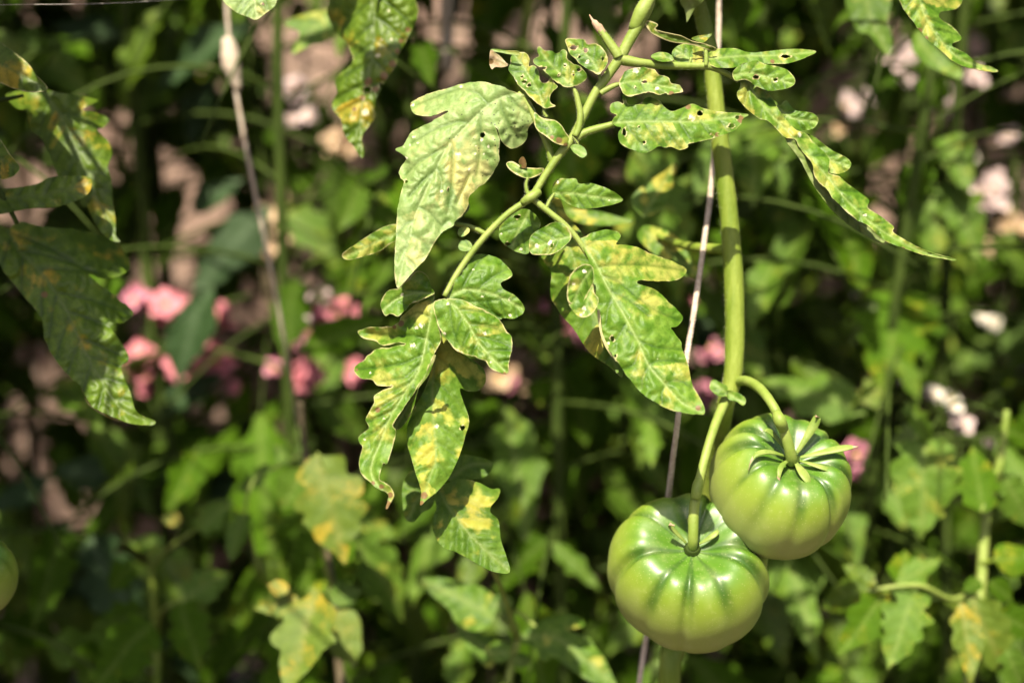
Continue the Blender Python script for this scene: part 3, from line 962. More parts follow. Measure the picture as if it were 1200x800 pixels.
traced('leaflet', front_leaf, V1([(905, 326), (940, 352), (1000, 364), (1035, 392), (1055, 425), (1080, 456), (1066, 483), (1010, 474), (960, 440), (920, 412), (906, 380)]),
       V1([(960, 440), (985, 410), (930, 345)]), .795, ('fresh', 'under'), step=2, seed=9, nv=3, vw=1.1, yel=.42, edge=.7, mapkw=dict(ty=-.5, cup=2.0, quilt=.8), brown=[(655, 164, 4.5), (647, 161, 3), (663, 170, 3)])
traced('leaflet', front_leaf, V1([(1074, 490), (1090, 476), (1115, 478), (1140, 495), (1151, 524), (1130, 540), (1098, 522)]), V1([(1076, 490), (1110, 505), (1145, 525)]), .794, ('fresh', 'under'), step=1.8, seed=10, nv=2, vw=1, yel=.44, mapkw=dict(ty=-.3, quilt=.3, ruffle=.5))
traced('leaflet', front_leaf, V1([(774, 566), (800, 556), (830, 572), (846, 582), (866, 584), (910, 588), (951, 590), (930, 620), (872, 636), (822, 618), (788, 594)]), V1([(875, 632), (860, 605), (790, 570)]), .801, ('fresh', 'under'), step=1.8, seed=11, nv=3, vw=1, yel=.40, edge=.8,
       mapkw=dict(ty=-.4, quilt=.6, ruffle=2, cup=3), patches=[(V1([(838, 580), (832, 555), (850, 533), (864, 556), (866, 584), (852, 590)]), V1([(852, 590), (850, 535)]), .800, dict(), dict(nv=2, yel=.3, seed=12, brown=[(612, 188, 6), (614, 196, 4)], vw=1))])
traced('leaflet', front_leaf, V6([(192, 112), (194, 72), (214, 40), (258, 38), (300, 37), (312, 58), (370, 60), (440, 80), (492, 110), (522, 138), (482, 156), (420, 170), (350, 178), (280, 165), (228, 132)]),
       V6([(198, 108), (280, 105), (380, 120), (518, 138)]), .806, ('fresh', 'under'), step=2, seed=13, nv=5, vw=1.2, yel=.38, edge=.4, serr=.6, mapkw=dict(ty=-.05, cup=.6, quilt=.8), spots=[(654, 213, 3), (708, 220, 2), (714, 235, 2)], yspots=[(666, 222, 6, .4)])
traced('leaflet', front_leaf, V6([(80, 352), (92, 302), (150, 262), (210, 240), (258, 262), (279, 312), (240, 360), (190, 390), (130, 395), (90, 388)]), V6([(276, 310), (200, 325), (90, 370)]), .793, ('fresh', 'under'), step=1.8, seed=14, nv=4, vw=1.2, yel=.52, edge=.6,
       mapkw=dict(ty=-.3, cup=-.5, quilt=.9), holes=[(646.5, 287.5, 2.4, 3.0)], spots=[(630, 288.5, 4), (645, 284, 4.4)], yspots=[(645, 290, 10, .4)])['label'] = 'small rounded leaflet with one hole and white spots'
traced('leaflet', front_leaf, V2([(738, 292), (750, 222), (800, 190), (870, 180), (922, 220), (932, 262), (898, 300), (888, 360), (872, 390), (822, 380), (770, 350), (745, 322)]), V2([(895, 150), (860, 230), (820, 300), (800, 365)]), .815, ('fresh', 'under'), step=2, seed=15, nv=4, vw=1.2, yel=.36, edge=.4,
       mapkw=dict(ty=-.05, cup=.4, quilt=.8), holes=[(607, 254, 4.8, 2.1), (595, 286, 4.6, 2.0)], spots=[(610, 292, 3), (587, 274, 2)])
for ol, md, sd in ((V2([(545, 290), (552, 270), (578, 263), (600, 272), (598, 290), (572, 308), (552, 304)]), V2([(600, 268), (550, 298)]), 16), (V2([(548, 355), (556, 330), (580, 323), (606, 336), (613, 366), (582, 379), (555, 372)]), V2([(612, 368), (552, 348)]), 17)):
    traced('leaflet', front_leaf, ol, md, .803, ('fresh', 'under'), step=1.6, seed=sd, nv=2, vw=1, yel=.42, mapkw=dict(ty=-.3, quilt=.4, ruffle=.4))

# leaflet that hangs right of the middle, with its curled lobe
L2 = V6([(318, 322), (345, 308), (378, 292), (430, 278), (482, 281), (509, 300), (498, 328), (490, 348), (540, 349), (590, 359), (640, 384), (700, 405), (770, 430), (818, 464), (795, 500), (740, 519), (660, 516), (598, 511), (588, 528), (640, 544), (692, 571), (742, 622), (790, 670), (801, 700), (772, 728), (742, 734), (752, 748), (768, 770)]) + \
     V7([(795, 205), (798, 232), (815, 280), (830, 330), (845, 400), (870, 445), (895, 490), (905, 526), (894, 540), (850, 540), (790, 532), (740, 519), (680, 490), (620, 450), (570, 398), (530, 350), (498, 296), (478, 276), (440, 216), (416, 150), (402, 60)]) + \
     V6([(398, 630), (388, 560), (378, 500), (362, 430), (335, 360)])
L2v = [V6(q) for q in ([(345, 355), (400, 320), (480, 290)], [(400, 455), (480, 440), (580, 440), (700, 450), (805, 468)], [(420, 490), (500, 520), (580, 590), (680, 660), (780, 700)], [(470, 585), (450, 650), (440, 720)], [(455, 560), (540, 600), (640, 680)])] + \
      [V7(q) for q in ([(545, 150), (600, 200), (680, 230), (760, 235), (800, 240)], [(600, 220), (590, 260), (570, 310), (520, 330)], [(640, 310), (680, 290), (760, 290), (820, 310)], [(640, 315), (610, 370), (610, 420)], [(715, 400), (760, 380), (800, 390), (850, 420)], [(720, 405), (700, 440), (705, 490)], [(530, 120), (490, 190), (440, 200)])]
traced('leaflet', front_leaf, L2, V6([(318, 322), (360, 385), (400, 450), (450, 550), (520, 670)]) + V7([(560, 140), (600, 220), (640, 312), (720, 405), (800, 490), (890, 532)]), .785, ('fresh', 'under'), step=2.0, seed=21, nv=9, vw=1.7, veins=L2v,
       yel=.46, yel_amp=1.1, edge=.45, serr=.7, mapkw=dict(ty=-.38, tx=.05, cup=.5, quilt=1.3, ruffle=1.2), holes=[(718, 397, 2.6, 3.6), (721, 417, 1.4, 2.0)],
       spots=[(712, 402, 3), (738, 372, 1.6), (771, 420, 1.2)], brown=[(818, 478, 4)], yspots=[(765, 355, 16, .4), (800, 435, 14, .35), (720, 370, 9, -.5), (755, 395, 9, -.5), (740, 345, 10, -.35), (785, 385, 12, -.2)],
       patches=[(V6([(264, 530), (272, 490), (292, 468), (330, 441), (368, 441), (383, 468), (378, 530), (352, 580), (326, 622), (268, 618), (258, 580)]), V6([(380, 450), (330, 520), (290, 610)]), .776, dict(ty=-.1, tx=.5, cup=.5, quilt=1.0), dict(nv=3, yel=.30, seed=22, edge=.7, vw=1.2, spots=[(685, 318, 3.6), (672, 333, 3.6)], yspots=[(675, 335, 8, .4)])),
                (V6([(268, 616), (326, 620), (354, 578), (378, 532), (386, 572), (406, 600), (396, 642), (360, 681), (322, 686), (286, 656)]), V6([(380, 540), (350, 620), (330, 680)]), .7745, dict(ty=-.35, tx=.1, quilt=.8), dict(nv=3, yel=.66, seed=23, edge=.6, vw=1.2, spots=[(684.5, 361, 3.6), (681.5, 368, 3.6), (677, 353, 2)]))])['label'] = 'hanging leaflet right of the middle with yellow patches between its veins and a curled lobe'
rim = Sheet()
rim.add(V7([(400, 62), (412, 58), (422, 150), (446, 212), (482, 268), (500, 290), (494, 296), (474, 278), (436, 222), (412, 155)]), V7([(406, 60), (430, 185), (495, 292)]), blade_map(.781, ruffle=.3, quilt=0, cup=4), -FWD, step=1.6, nv=1, seed=24, yel=.6, edge=.9)
link('leaflet', rim.mesh('leaflet', [M['under'], M['under']]), front_leaf)['label'] = 'turned up pale rim of the hanging leaflet'

# leaf group at the end of the stalk
traced('leaflet', front_leaf, V2([(488, 606), (500, 580), (530, 520), (560, 470), (600, 410), (650, 390), (712, 402), (762, 430), (802, 480), (790, 502), (755, 520), (748, 536), (772, 562), (822, 590), (856, 640), (850, 670), (812, 692), (760, 690), (742, 700), (690, 700), (620, 660), (540, 640)]),
       V2([(492, 604), (560, 560), (640, 560), (740, 590), (850, 645)]), .798, ('fresh', 'under'), step=2.0, seed=31, nv=5, vw=1.6, yel=.40, edge=.45, serr=.6, mapkw=dict(ty=-.1, cup=.5, quilt=1.1), spots=[(566, 347, 2.6), (597, 351, 2.2), (598, 369, 3), (555, 316, 2)], yspots=[(573, 365, 13, .5)])
traced('leaflet', front_leaf, V2([(488, 600), (560, 606), (640, 640), (700, 670), (742, 698)]) + V3([(770, 150), (796, 180), (800, 230), (786, 290), (782, 345), (745, 346), (700, 326), (682, 300), (670, 288), (600, 265), (540, 240), (505, 200), (475, 160), (450, 112), (436, 60)]) + V2([(433, 640), (440, 612)]),
       V2([(490, 602), (540, 640), (575, 690)]) + V3([(600, 125), (640, 200), (700, 270), (768, 338)]), .788, ('fresh', 'under'), step=2.0, seed=32, nv=6, vw=1.7, yel=.46, yel_amp=1.1, edge=.65, serr=.9,
       mapkw=dict(ty=-.35, tx=-.05, cup=.8, quilt=1.5, ruffle=1.4), spots=[(569, 391, 3.4), (521, 390, 2.4), (525, 356, 2.6), (575, 424, 2)], brown=[(591, 437, 3)], yspots=[(563, 400, 10, .5), (555, 415, 12, .2), (538, 390, 10, -.3)])['label'] = 'blistered leaflet with a pale curled rim at the end of the stalk'
traced('leaflet', front_leaf, V2([(430, 580), (380, 602), (330, 622), (300, 652), (268, 681), (230, 670), (206, 680), (186, 640), (190, 600), (224, 560), (270, 550), (310, 510), (352, 470), (402, 490), (416, 540), (436, 572)]), V2([(440, 578), (350, 575), (260, 600), (200, 650)]), .801, ('fresh', 'under'), step=2.0, seed=33, nv=4, vw=1.4, yel=.36, edge=.6, serr=.8,
       mapkw=dict(ty=-.2, cup=-.7, quilt=1.3, ruffle=1.5), spots=[(471, 345, 2.6)], veins=[V2([(440, 578), (390, 565), (310, 560)]), V2([(380, 580), (330, 620), (300, 650)])])
pl_out = V3([(432, -20), (436, 20), (440, 70), (464, 150), (466, 200), (430, 270), (398, 350), (368, 400), (318, 470), (270, 545), (240, 590), (256, 625), (238, 700), (215, 770)]) + \
    V4([(198, 165), (186, 200), (178, 232), (182, 250), (208, 262), (238, 292), (246, 322), (232, 350), (216, 384), (208, 378), (222, 326), (205, 300), (178, 292), (150, 270), (112, 240), (88, 202), (85, 150), (98, 95), (82, 64), (86, 40)]) + \
    V3([(130, 605), (112, 570), (130, 530), (152, 490), (156, 456), (200, 424), (242, 408), (170, 406), (144, 380), (90, 372), (58, 330), (110, 280), (172, 234), (240, 226), (300, 216), (262, 208), (190, 216), (160, 196), (100, 182), (78, 150), (140, 134), (212, 132), (268, 112), (280, 85), (330, 40), (372, 8)])
pl_v = [V3(q) for q in ([(420, 90), (360, 60), (300, 90)], [(400, 190), (330, 170), (250, 180), (120, 160)], [(385, 260), (300, 300), (200, 320), (80, 330)], [(375, 300), (300, 370), (180, 390)], [(345, 380), (270, 420), (170, 470)], [(300, 440), (230, 480), (150, 530)], [(260, 510), (190, 550), (120, 580)], [(400, 180), (430, 220), (440, 250)], [(230, 560), (180, 610), (110, 650)], [(330, 380), (345, 420), (320, 460)])]
traced('leaflet', front_leaf, pl_out, V3([(436, -10), (415, 100), (392, 220), (365, 330), (300, 435), (235, 545), (175, 690)]) + V4([(150, 150), (140, 215), (175, 275), (225, 320), (212, 378)]), .790, ('fresh', 'under'), step=2.0, seed=34, nv=9, vw=1.75, veins=pl_v, yel=.42, yel_amp=1.1, edge=.6, serr=.8,
       mapkw=dict(ty=-.32, tx=-.12, cup=.45, quilt=1.5, ruffle=2.0, extra=lambda p, a: 8 * np.exp(-(((p[:, 0] - 445) / 28) ** 2 + ((p[:, 1] - 395) / 10) ** 2))),
       spots=[(484, 405, 4.5), (494, 381, 4), (488, 384, 3), (427, 515, 2.6), (434, 437, 2.4), (450, 490, 2)], brown=[(470, 379, 4.5), (462, 383, 3), (443, 480, 3.5), (454, 590, 5), (447, 570, 4), (457, 580, 4), (453, 595, 4), (437, 566, 3), (418, 433, 2)],
       yspots=[(445, 445, 10, .5), (490, 365, 12, .35), (450, 510, 8, .35), (425, 530, 8, .2), (430, 470, 9, -.2), (508, 410, 5, .3)],
       patches=[(V3([(432, 268), (440, 272), (412, 350), (378, 398), (356, 432), (334, 520), (292, 590), (262, 612), (244, 592), (270, 542), (320, 470), (370, 396), (400, 346)]), V3([(434, 270), (365, 410), (255, 600)]), .7925, dict(ruffle=.5, quilt=.4, tx=-1.2), dict(nv=4, yel=.28, seed=35, edge=.5, vw=1))])['label'] = 'longest drooping leaflet, ragged and blistered, with a withered brown tip'

# leaflets just behind the front leaf
traced('leaflet', front_leaf, V2([(4, 392), (60, 350), (130, 302), (202, 262), (256, 250), (330, 246), (420, 250), (505, 236), (560, 168), (592, 150), (600, 180), (540, 240), (460, 290), (380, 316), (255, 330), (182, 376), (112, 400), (30, 418)]), V2([(510, 244), (380, 275), (240, 300), (100, 365), (15, 402)]), .825, ('fresh', 'under'), step=2.4, seed=41, nv=7, vw=1.3, yel=.42, edge=.6,
       mapkw=dict(ty=.1, cup=1.5, quilt=.9, ruffle=1.5), brown=[], yspots=[(408, 300, 12, .6), (425, 285, 14, .2)])
traced('leaflet', front_leaf, V3([(440, 130), (470, 150), (540, 236), (620, 290), (668, 330), (677, 390), (642, 430), (592, 432), (556, 420), (568, 470), (590, 530), (598, 580), (582, 640), (560, 715), (530, 790)]) + V4([(500, 242), (452, 300), (400, 342), (370, 368), (374, 300), (350, 222), (330, 150), (312, 90), (308, 20)]) + V3([(312, 590), (340, 520), (388, 430), (424, 330), (440, 240)]),
       V3([(452, 150), (440, 280), (428, 420), (432, 580)]) + V4([(440, 60), (440, 160), (405, 260), (380, 350)]), .804, ('mottled', 'under'), step=2.6, seed=42, nv=8, vw=1.6, yel=.43, edge=.4, mapkw=dict(ty=-.3, cup=.5, quilt=1.3), holes=[(542, 501, 3.0, 3.0)], spots=[(511, 500, 4)], brown=[(497, 580, 5), (494, 590, 4)], yspots=[(515, 425, 14, .5), (502, 530, 12, .5), (520, 470, 10, .2)])
traced('leaflet', front_leaf, [(640, 238), (655, 232), (664, 252), (684, 275), (700, 300), (712, 340), (722, 390), (730, 440), (715, 430), (690, 412), (672, 385), (657, 368), (645, 345), (646, 320), (636, 305), (632, 298), (648, 292), (655, 270)],
       [(648, 240), (668, 290), (690, 350), (722, 430)], .822, ('mottled', 'under'), step=2.6, seed=43, nv=7, vw=1.5, yel=.62, edge=.4, mapkw=dict(ty=-.3, tx=-.3, cup=.6, quilt=1.3))

# ---- compound leaf reaching right across the stem
gl = Tubes()
G = V5([(500, 262), (525, 282), (600, 295), (700, 306), (800, 310), (920, 312), (1000, 342), (1062, 378)])
gl.add([P(x, y, d) for (x, y), d in zip(G, (.80, .80, .80, .803, .806, .808, .812, .815))], [pxr(w, .8) for w in (12, 13, 10.5, 9.5, 9, 8.5, 7, 5)], 10, 5, .05, 9)
for st, ws in ((V5([(908, 312), (911, 270), (906, 222)]), (5, 5.5, 4)), (V5([(700, 306), (690, 290), (700, 270)]), (5, 4, 3)), (V5([(800, 310), (830, 300), (840, 270)]), (5, 4, 3))):
    gl.add([P(x, y, .806) for x, y in st], [pxr(w, .8) for w in ws], 8, 4)
right_leaf = link('leaf', gl.mesh('leaf', M['rachis']), tomato_plant)
fuzz(right_leaf, gl, 1200, 5)
right_leaf['label'] = 'leaf reaching right across the thick stem'
traced('leaflet', right_leaf, V5([(622, 112), (630, 98), (655, 100), (684, 116), (672, 134), (690, 146), (740, 158), (800, 172), (850, 196), (905, 206), (960, 230), (935, 240), (870, 218), (800, 206), (740, 196), (690, 176), (650, 152)]), V5([(906, 214), (800, 190), (700, 158), (630, 105)]), .802, ('dark', 'under'), step=2, seed=51, nv=6, vw=1.2, yel=.45, edge=.8, edge_w=2.4, mapkw=dict(ty=.4, cup=1.5, quilt=.8),
       patches=[(V5([(840, 180), (862, 192), (900, 200), (940, 158), (918, 162), (880, 166)]), V5([(850, 186), (935, 162)]), .806, dict(ty=-.3), dict(nv=3, yel=.5, seed=52, mat=0, vw=1))])
traced('leaflet', right_leaf, V5([(650, 265), (672, 250), (705, 243), (742, 256), (758, 282), (720, 290), (680, 285)]), V5([(755, 284), (710, 265), (655, 266)]), .800, ('fresh', 'under'), step=1.8, seed=53, nv=3, vw=1.1, yel=.52, edge=.5, mapkw=dict(ty=-.5, quilt=.7))
traced('leaflet', right_leaf, V5([(748, 250), (762, 226), (790, 210), (830, 206), (892, 218), (897, 270), (884, 305), (860, 318), (800, 316), (757, 282)]), V5([(860, 315), (820, 270), (765, 232)]), .812, ('fresh', 'under'), step=2, seed=54, nv=4, vw=1.2, yel=.50, edge=.4, mapkw=dict(ty=-.5, quilt=.8, cup=.4))
traced('leaflet', right_leaf, V8([(-40, 92), (-34, 62), (0, 50), (60, 48), (100, 60), (140, 62), (200, 54), (270, 50), (332, 58), (312, 72), (285, 84), (238, 98), (180, 100), (100, 96), (60, 112), (0, 112)]), V8([(-36, 84), (80, 74), (200, 72), (328, 60)]), .812, ('fresh', 'under'), step=2, seed=55, nv=7, vw=1.2, yel=.48, edge=.45, serr=.6, mapkw=dict(ty=-.7, tx=.1, cup=.4, quilt=.7), holes=[(920.5, 66.2, 5.6, 2.2)], brown=[(905, 72, 3)], yspots=[(915, 66, 10, .4)])
traced('leaflet', right_leaf, V8([(52, 134), (62, 116), (82, 104), (128, 88), (160, 100), (222, 114), (252, 136), (262, 162), (240, 180), (184, 190), (142, 180), (100, 154), (62, 156)]), V8([(55, 138), (120, 130), (190, 150), (250, 164)]), .805, ('fresh', 'under'), step=1.8, seed=56, nv=4, vw=1.3, yel=.36, edge=.5, mapkw=dict(ty=-.3, cup=1.2, quilt=1.3, ruffle=1.5), holes=[(908.5, 93.5, 2.6, 2.2), (886, 90.5, 4, 2.2)], brown=[(886, 90, 4)], spots=[(909, 94, 3)])
g6_up = V8([(86, 140), (112, 138), (150, 168), (184, 214), (218, 268), (262, 318), (300, 334), (322, 362), (352, 388), (378, 420), (372, 462), (404, 474), (440, 502), (484, 534), (510, 556), (505, 580), (552, 612), (592, 644), (590, 662), (634, 690), (682, 716), (732, 736), (798, 752), (796, 758),
            (760, 752), (690, 738), (620, 714), (560, 690), (505, 640), (470, 622), (430, 590), (400, 560), (366, 520), (330, 480), (318, 430), (282, 388), (262, 352), (228, 346), (176, 294), (140, 282), (92, 242), (68, 206), (78, 172)])
traced('leaflet', right_leaf, g6_up, V8([(92, 142), (150, 235), (240, 330), (330, 430), (430, 550), (540, 650), (680, 725), (795, 756)]), .807, ('fresh', 'under'), step=2, seed=57, nv=12, vang=40, vw=1.25, yel=.50, edge=.5, serr=.8,
       mapkw=dict(ty=-.4, tx=.25, cup=1.6, quilt=1.6, ruffle=2.2), spots=[(937, 158, 4), (1014, 252, 3)], brown=[(1059, 291, 2)], yspots=[(915, 145, 10, .3), (930, 155, 8, .5), (975, 210, 10, .3)],
       patches=[(V8([(232, 346), (262, 352), (284, 388), (320, 430), (332, 482), (368, 520), (402, 562), (432, 592), (472, 624), (508, 644), (562, 692), (540, 694), (480, 664), (420, 620), (370, 570), (320, 500), (278, 420), (240, 370)]), V8([(240, 352), (340, 510), (550, 690)]), .8095, dict(ty=-.15, tx=.3, cup=.4, quilt=.8), dict(nv=8, vang=35, yel=.34, seed=58, edge=.3, vw=1.2, mat=2)),
                (V8([(182, 226), (196, 224), (212, 240), (232, 222), (262, 254), (318, 264), (341, 286), (326, 314), (290, 323), (252, 312), (222, 288), (200, 262)]), V8([(190, 232), (250, 280), (332, 292)]), .814, dict(ty=-.2, quilt=1.3), dict(nv=4, yel=.36, seed=59, edge=.4, vw=1.3, mat=0)),
                (V8([(296, 336), (330, 346), (378, 384), (440, 418), (449, 442), (420, 466), (378, 464), (340, 440), (312, 396)]), V8([(300, 340), (370, 415), (440, 440)]), .813, dict(ty=-.2, quilt=1.3), dict(nv=4, yel=.5, seed=60, edge=.4, vw=1.3, mat=0))], )['label'] = 'long curled leaflet hanging down to the right, folded along its rib'
# the underside strip of the folded leaflet uses the pale underside
me = right_leaf.children[-1].data
me.materials.append(M['under'])
me.materials.append(M['under'])

# ---- side shoot with leaves behind the stem, fruit stalks
sh_ = Tubes()
sh_.add([P(861, 295, DS), P(840, 292, DS + .01), P(815, 290, DS + .03), P(796, 286, DS + .05), P(770, 276, DS + .06)], [pxr(w, DS) for w in (15, 13, 12, 10, 6)], 10, 4)
side_leaf = link('leaf', sh_.mesh('leaf', M['stem']), tomato_plant)
side_leaf['label'] = 'blurred side leaf behind the thick stem'
traced('leaflet', side_leaf, V6([(600, 330), (590, 290), (625, 256), (700, 270), (760, 300), (802, 350), (842, 420), (886, 492), (822, 496), (752, 452), (680, 402)]), V6([(620, 280), (720, 370), (800, 430), (880, 490)]), DS + .06, ('mottled', 'under'), step=3, seed=61, nv=6, vw=1.6, yel=.52, edge=.2, mapkw=dict(ty=-.3, cup=.5, quilt=1.2))
traced('leaflet', side_leaf, V6([(560, 155), (572, 110), (640, 50), (720, 0), (768, -40), (760, 60), (735, 120), (700, 182), (640, 214), (610, 214)]), V6([(600, 240), (620, 200), (680, 100), (762, -30)]), DS + .09, ('mottled', 'under'), step=3, seed=62, nv=6, vw=1.6, yel=.42, edge=.2, mapkw=dict(ty=-.2, cup=.5, quilt=1.2), yspots=[(780, 205, 14, .4)])
traced('leaflet', side_leaf, V6([(250, 185), (320, 180), (400, 190), (480, 210), (566, 236), (500, 252), (400, 256), (300, 240)]), V6([(570, 240), (400, 222), (255, 190)]), DS + .07, ('mottled', 'under'), step=3, seed=63, nv=6, vw=1.6, yel=.42, edge=.2, mapkw=dict(ty=-.5, cup=.5, quilt=1.2))

for ol, md, sd in ((V7([(1000, 455), (960, 452), (926, 420), (935, 385), (950, 378), (980, 395), (1010, 412)]), V7([(1005, 440), (935, 390)]), 64), (V7([(1010, 430), (1060, 440), (1096, 470), (1085, 500), (1050, 480), (1015, 470)]), V7([(1010, 440), (1090, 490)]), 65)):
    traced('leaflet', main_stem, ol, md, DS - .016, ('fresh', 'under'), step=2.4, seed=sd, nv=3, vw=1.3, yel=.36, mapkw=dict(ty=-.3, cup=.6, quilt=.8))


# ================================================================== tomatoes
def tomato(name, centre, R, axis, label, seed, squash=0.74, ribs=11, sepals=(), dimple=0.34, group='green ribbed tomatoes'):
    rng = random.Random(seed)
    axis = Vector(axis).normalized()
    rot = axis.to_track_quat('Z', 'Y').to_matrix()
    root = empty(name, Vector(centre), label, 'tomato', group)
    nu, nvv = 168, 80
    depth = [rng.choice((.2, .45, .7, 1.0)) * rng.uniform(.8, 1.1) for _ in range(ribs)]
    gw = [rng.uniform(.6, 1.5) for _ in range(ribs)]
    offs = np.cumsum([rng.uniform(.5, 1.5) for _ in range(ribs)])
    offs = offs / offs[-1] * 2 * math.pi
    ph = [rng.uniform(0, 6.28) for _ in range(6)]
    v, lat, rib = [], [], []
    for j in range(nvv + 1):
        th = math.pi * j / nvv               # 0 at the stalk
        for i in range(nu):
            a = 2 * math.pi * i / nu
            gd = 0.0
            for k in range(ribs):
                d = abs((a - offs[k] + math.pi) % (2 * math.pi) - math.pi)
                gd = max(gd, depth[k] * math.exp(-(d / (0.080 * gw[k])) ** 2) + 0.50 * depth[k] * math.exp(-(d / (0.22 * gw[k])) ** 2))
            top = math.sin(min(th, math.pi / 2)) ** 0.8 * max(0, math.cos(th * .5)) ** 2.2
            r = math.sin(th) ** (0.86 if th < 1.57 else 0.98)
            r *= 1 - 0.085 * gd * (top + 0.08 * math.sin(th))
            r *= 1 + 0.035 * math.sin(2 * a + ph[0]) + 0.020 * math.sin(3 * a + ph[1])
            z = squash * math.copysign(abs(math.cos(th)) ** 0.9, math.cos(th))
            z -= dimple * math.exp(-(th / 0.40) ** 2) * 0.9
            z += 0.075 * (1 - gd) * math.exp(-((th - .80) / .40) ** 2) + 0.02 * noise.noise(Vector((3 * math.cos(a), 3 * math.sin(a), 2 * th + seed)))
            z += 0.12 * math.exp(-((math.pi - th) / 0.35) ** 2)
            z += 0.04 * math.sin(a + ph[2]) * math.sin(th)
            v.append(rot @ Vector((R * r * math.cos(a), R * r * math.sin(a), R * z)))
            lat.append(1 - th / math.pi)
            rib.append(min(1, gd))
    f = [(j * nu + i, j * nu + (i + 1) % nu, (j + 1) * nu + (i + 1) % nu, (j + 1) * nu + i)[::-1] for j in range(nvv) for i in range(nu)]
    me = bpy.data.meshes.new('tomato_flesh')
    me.from_pydata(v, [], f)
    for nm, vals in (('lat', lat), ('rib', rib)):
        at = me.attributes.new(nm, 'FLOAT', 'POINT')
        at.data.foreach_set('value', vals)
    me.materials.append(M['tomato'])
    me.polygons.foreach_set('use_smooth', [True] * len(f))
    me.update()
    link('tomato_flesh', me, root, world=False)
    hub = rot @ Vector((0, 0, R * (squash - dimple * .9)))
    tb = Tubes()
    tb.add([hub - axis * .003, hub + axis * .001, hub + axis * .004], [.0052, .0050, .004], 12, 4)
    cal = link('calyx', tb.mesh('calyx', M['stem_dark']), root, world=False)
    for (az, ln, up, curl, wd, dry) in sepals:
        sv, sf = [], []
        n = 12
        e = rot @ Vector((math.cos(az), math.sin(az), 0))
        t_ = axis.cross(e)
        for i in range(n + 1):
            s = i / n
            rad = .004 + ln * s * math.cos(up * s) * (1 - .25 * curl * s * s)
            hgt = .005 + ln * (s * math.sin(up) * (1 - .3 * s) - curl * s ** 3 * 0.35)
            c = hub + e * rad + axis * hgt + t_ * (0.25 * curl * ln * s * s)
            w = .82 * wd * (math.sin(math.pi * min(1, .12 + .88 * (1 - s) ** .8)) * .75 + .25 * (1 - s)) * (1 - s ** 4)
            w = max(w, .0003)
            cup_ = axis * (w * .45)
            for q in (c - t_ * w + cup_, c, c + t_ * w + cup_):
                sv.append(q)
            for q in (c - t_ * w + cup_ - axis * .0007, c - axis * .0008, c + t_ * w + cup_ - axis * .0007):
                sv.append(q)
        for i in range(n):
            a, b = i * 6, i * 6 + 6
            sf += [(a, a + 1, b + 1, b), (a + 1, a + 2, b + 2, b + 1), (a + 3, b + 3, b + 4, a + 4), (a + 4, b + 4, b + 5, a + 5), (a, b, b + 3, a + 3), (a + 2, a + 5, b + 5, b + 2)]
        sf += [(n * 6, n * 6 + 1, n * 6 + 4, n * 6 + 3), (n * 6 + 1, n * 6 + 2, n * 6 + 5, n * 6 + 4)]
        m2 = bpy.data.meshes.new('sepal')
        m2.from_pydata([tuple(q) for q in sv], [], sf)
        m2.materials.append(M['sepal'])
        m2.materials.append(M['sepal_dry'])
        m2.polygons.foreach_set('use_smooth', [True] * len(sf))
        lim = int(n * (1 - dry)) * 6
        m2.polygons.foreach_set('material_index', [1 if min(q) >= lim and dry > 0 else 0 for q in sf])
        m2.update()
        link('sepal', m2, cal, world=False)
    root['hub_note'] = 0
    del root['hub_note']
    return root, np.array(Vector(centre) + hub), np.array(axis)


VIEW_UP = lambda a, b, c: Vector(RT * a + UP * b + (-FWD) * c)      # right, up, towards the camera
c1 = P(913, 571, .845)
_, hub1, ax1 = tomato('tomato', c1, pxr(168, .845), VIEW_UP(0.14, .66, .74), 'upper green ribbed tomato with spread pale sepals, hanging right of the thick stem', 5, .90, 13,
       sepals=[(0.75, .034, 1.1, .2, .0042, .12), (-0.15, .040, .50, .3, .0036, .1), (-0.8, .028, .35, .8, .0026, .15), (-1.6, .022, .30, .6, .0046, 0), (3.05, .040, .55, 1.0, .0026, .2), (2.3, .030, .8, .7, .0028, .1), (3.7, .030, .5, 1.2, .0026, .2)])
c2 = P(808, 671, .855)
_, hub2, ax2 = tomato('tomato', c2, pxr(186, .855), VIEW_UP(-0.04, .62, .78), 'lower larger green ribbed tomato touching the one above, sepals sunk in shade', 8, .88, 12,
       sepals=[(2.7, .026, 1.25, .2, .0026, .2), (0.3, .020, .6, .8, .0028, .1), (1.6, .018, .6, .6, .0026, .1)])
fs = Tubes()
h1, h2 = project(hub1), project(hub2)
fs.add([P(861, 448, DS), P(874, 446, DS - .012), P(890, 455, DS - .030), P(905, 474, DS - .048), P(918, 502, h1[2] - .012), P(h1[0], h1[1] - 6, h1[2] - .008), hub1 - ax1 * .002], [pxr(w, .83) for w in (11, 12, 12, 11, 12, 13, 10)], 12, 5, .08, 2)
fs.add([P(856, 456, DS), P(847, 476, DS - .012), P(835, 506, DS - .026), P(823, 548, DS - .036), P(814, 590, h2[2] - .006), P(h2[0] + 1, h2[1] - 12, h2[2] - .007), hub2 - ax2 * .002], [pxr(w, .83) for w in (13, 12, 10.5, 10.5, 12, 12, 10)], 12, 5, .08, 2)
# the knuckle on each fruit stalk
fs.add([P(910, 484, DS - .053), P(914, 493, DS - .057), P(918, 503, h1[2] - .012)], [pxr(w, .83) for w in (11, 14.5, 12)], 12, 4, .1, 3)
fs.add([P(820, 560, DS - .037), P(817, 572, DS - .040), P(815, 584, h2[2] - .008)], [pxr(w, .83) for w in (10.5, 13.5, 12)], 12, 4, .1, 4)
fruit_stalk = link('fruit_stalk', fs.mesh('fruit_stalk', M['rachis']), tomato_plant)


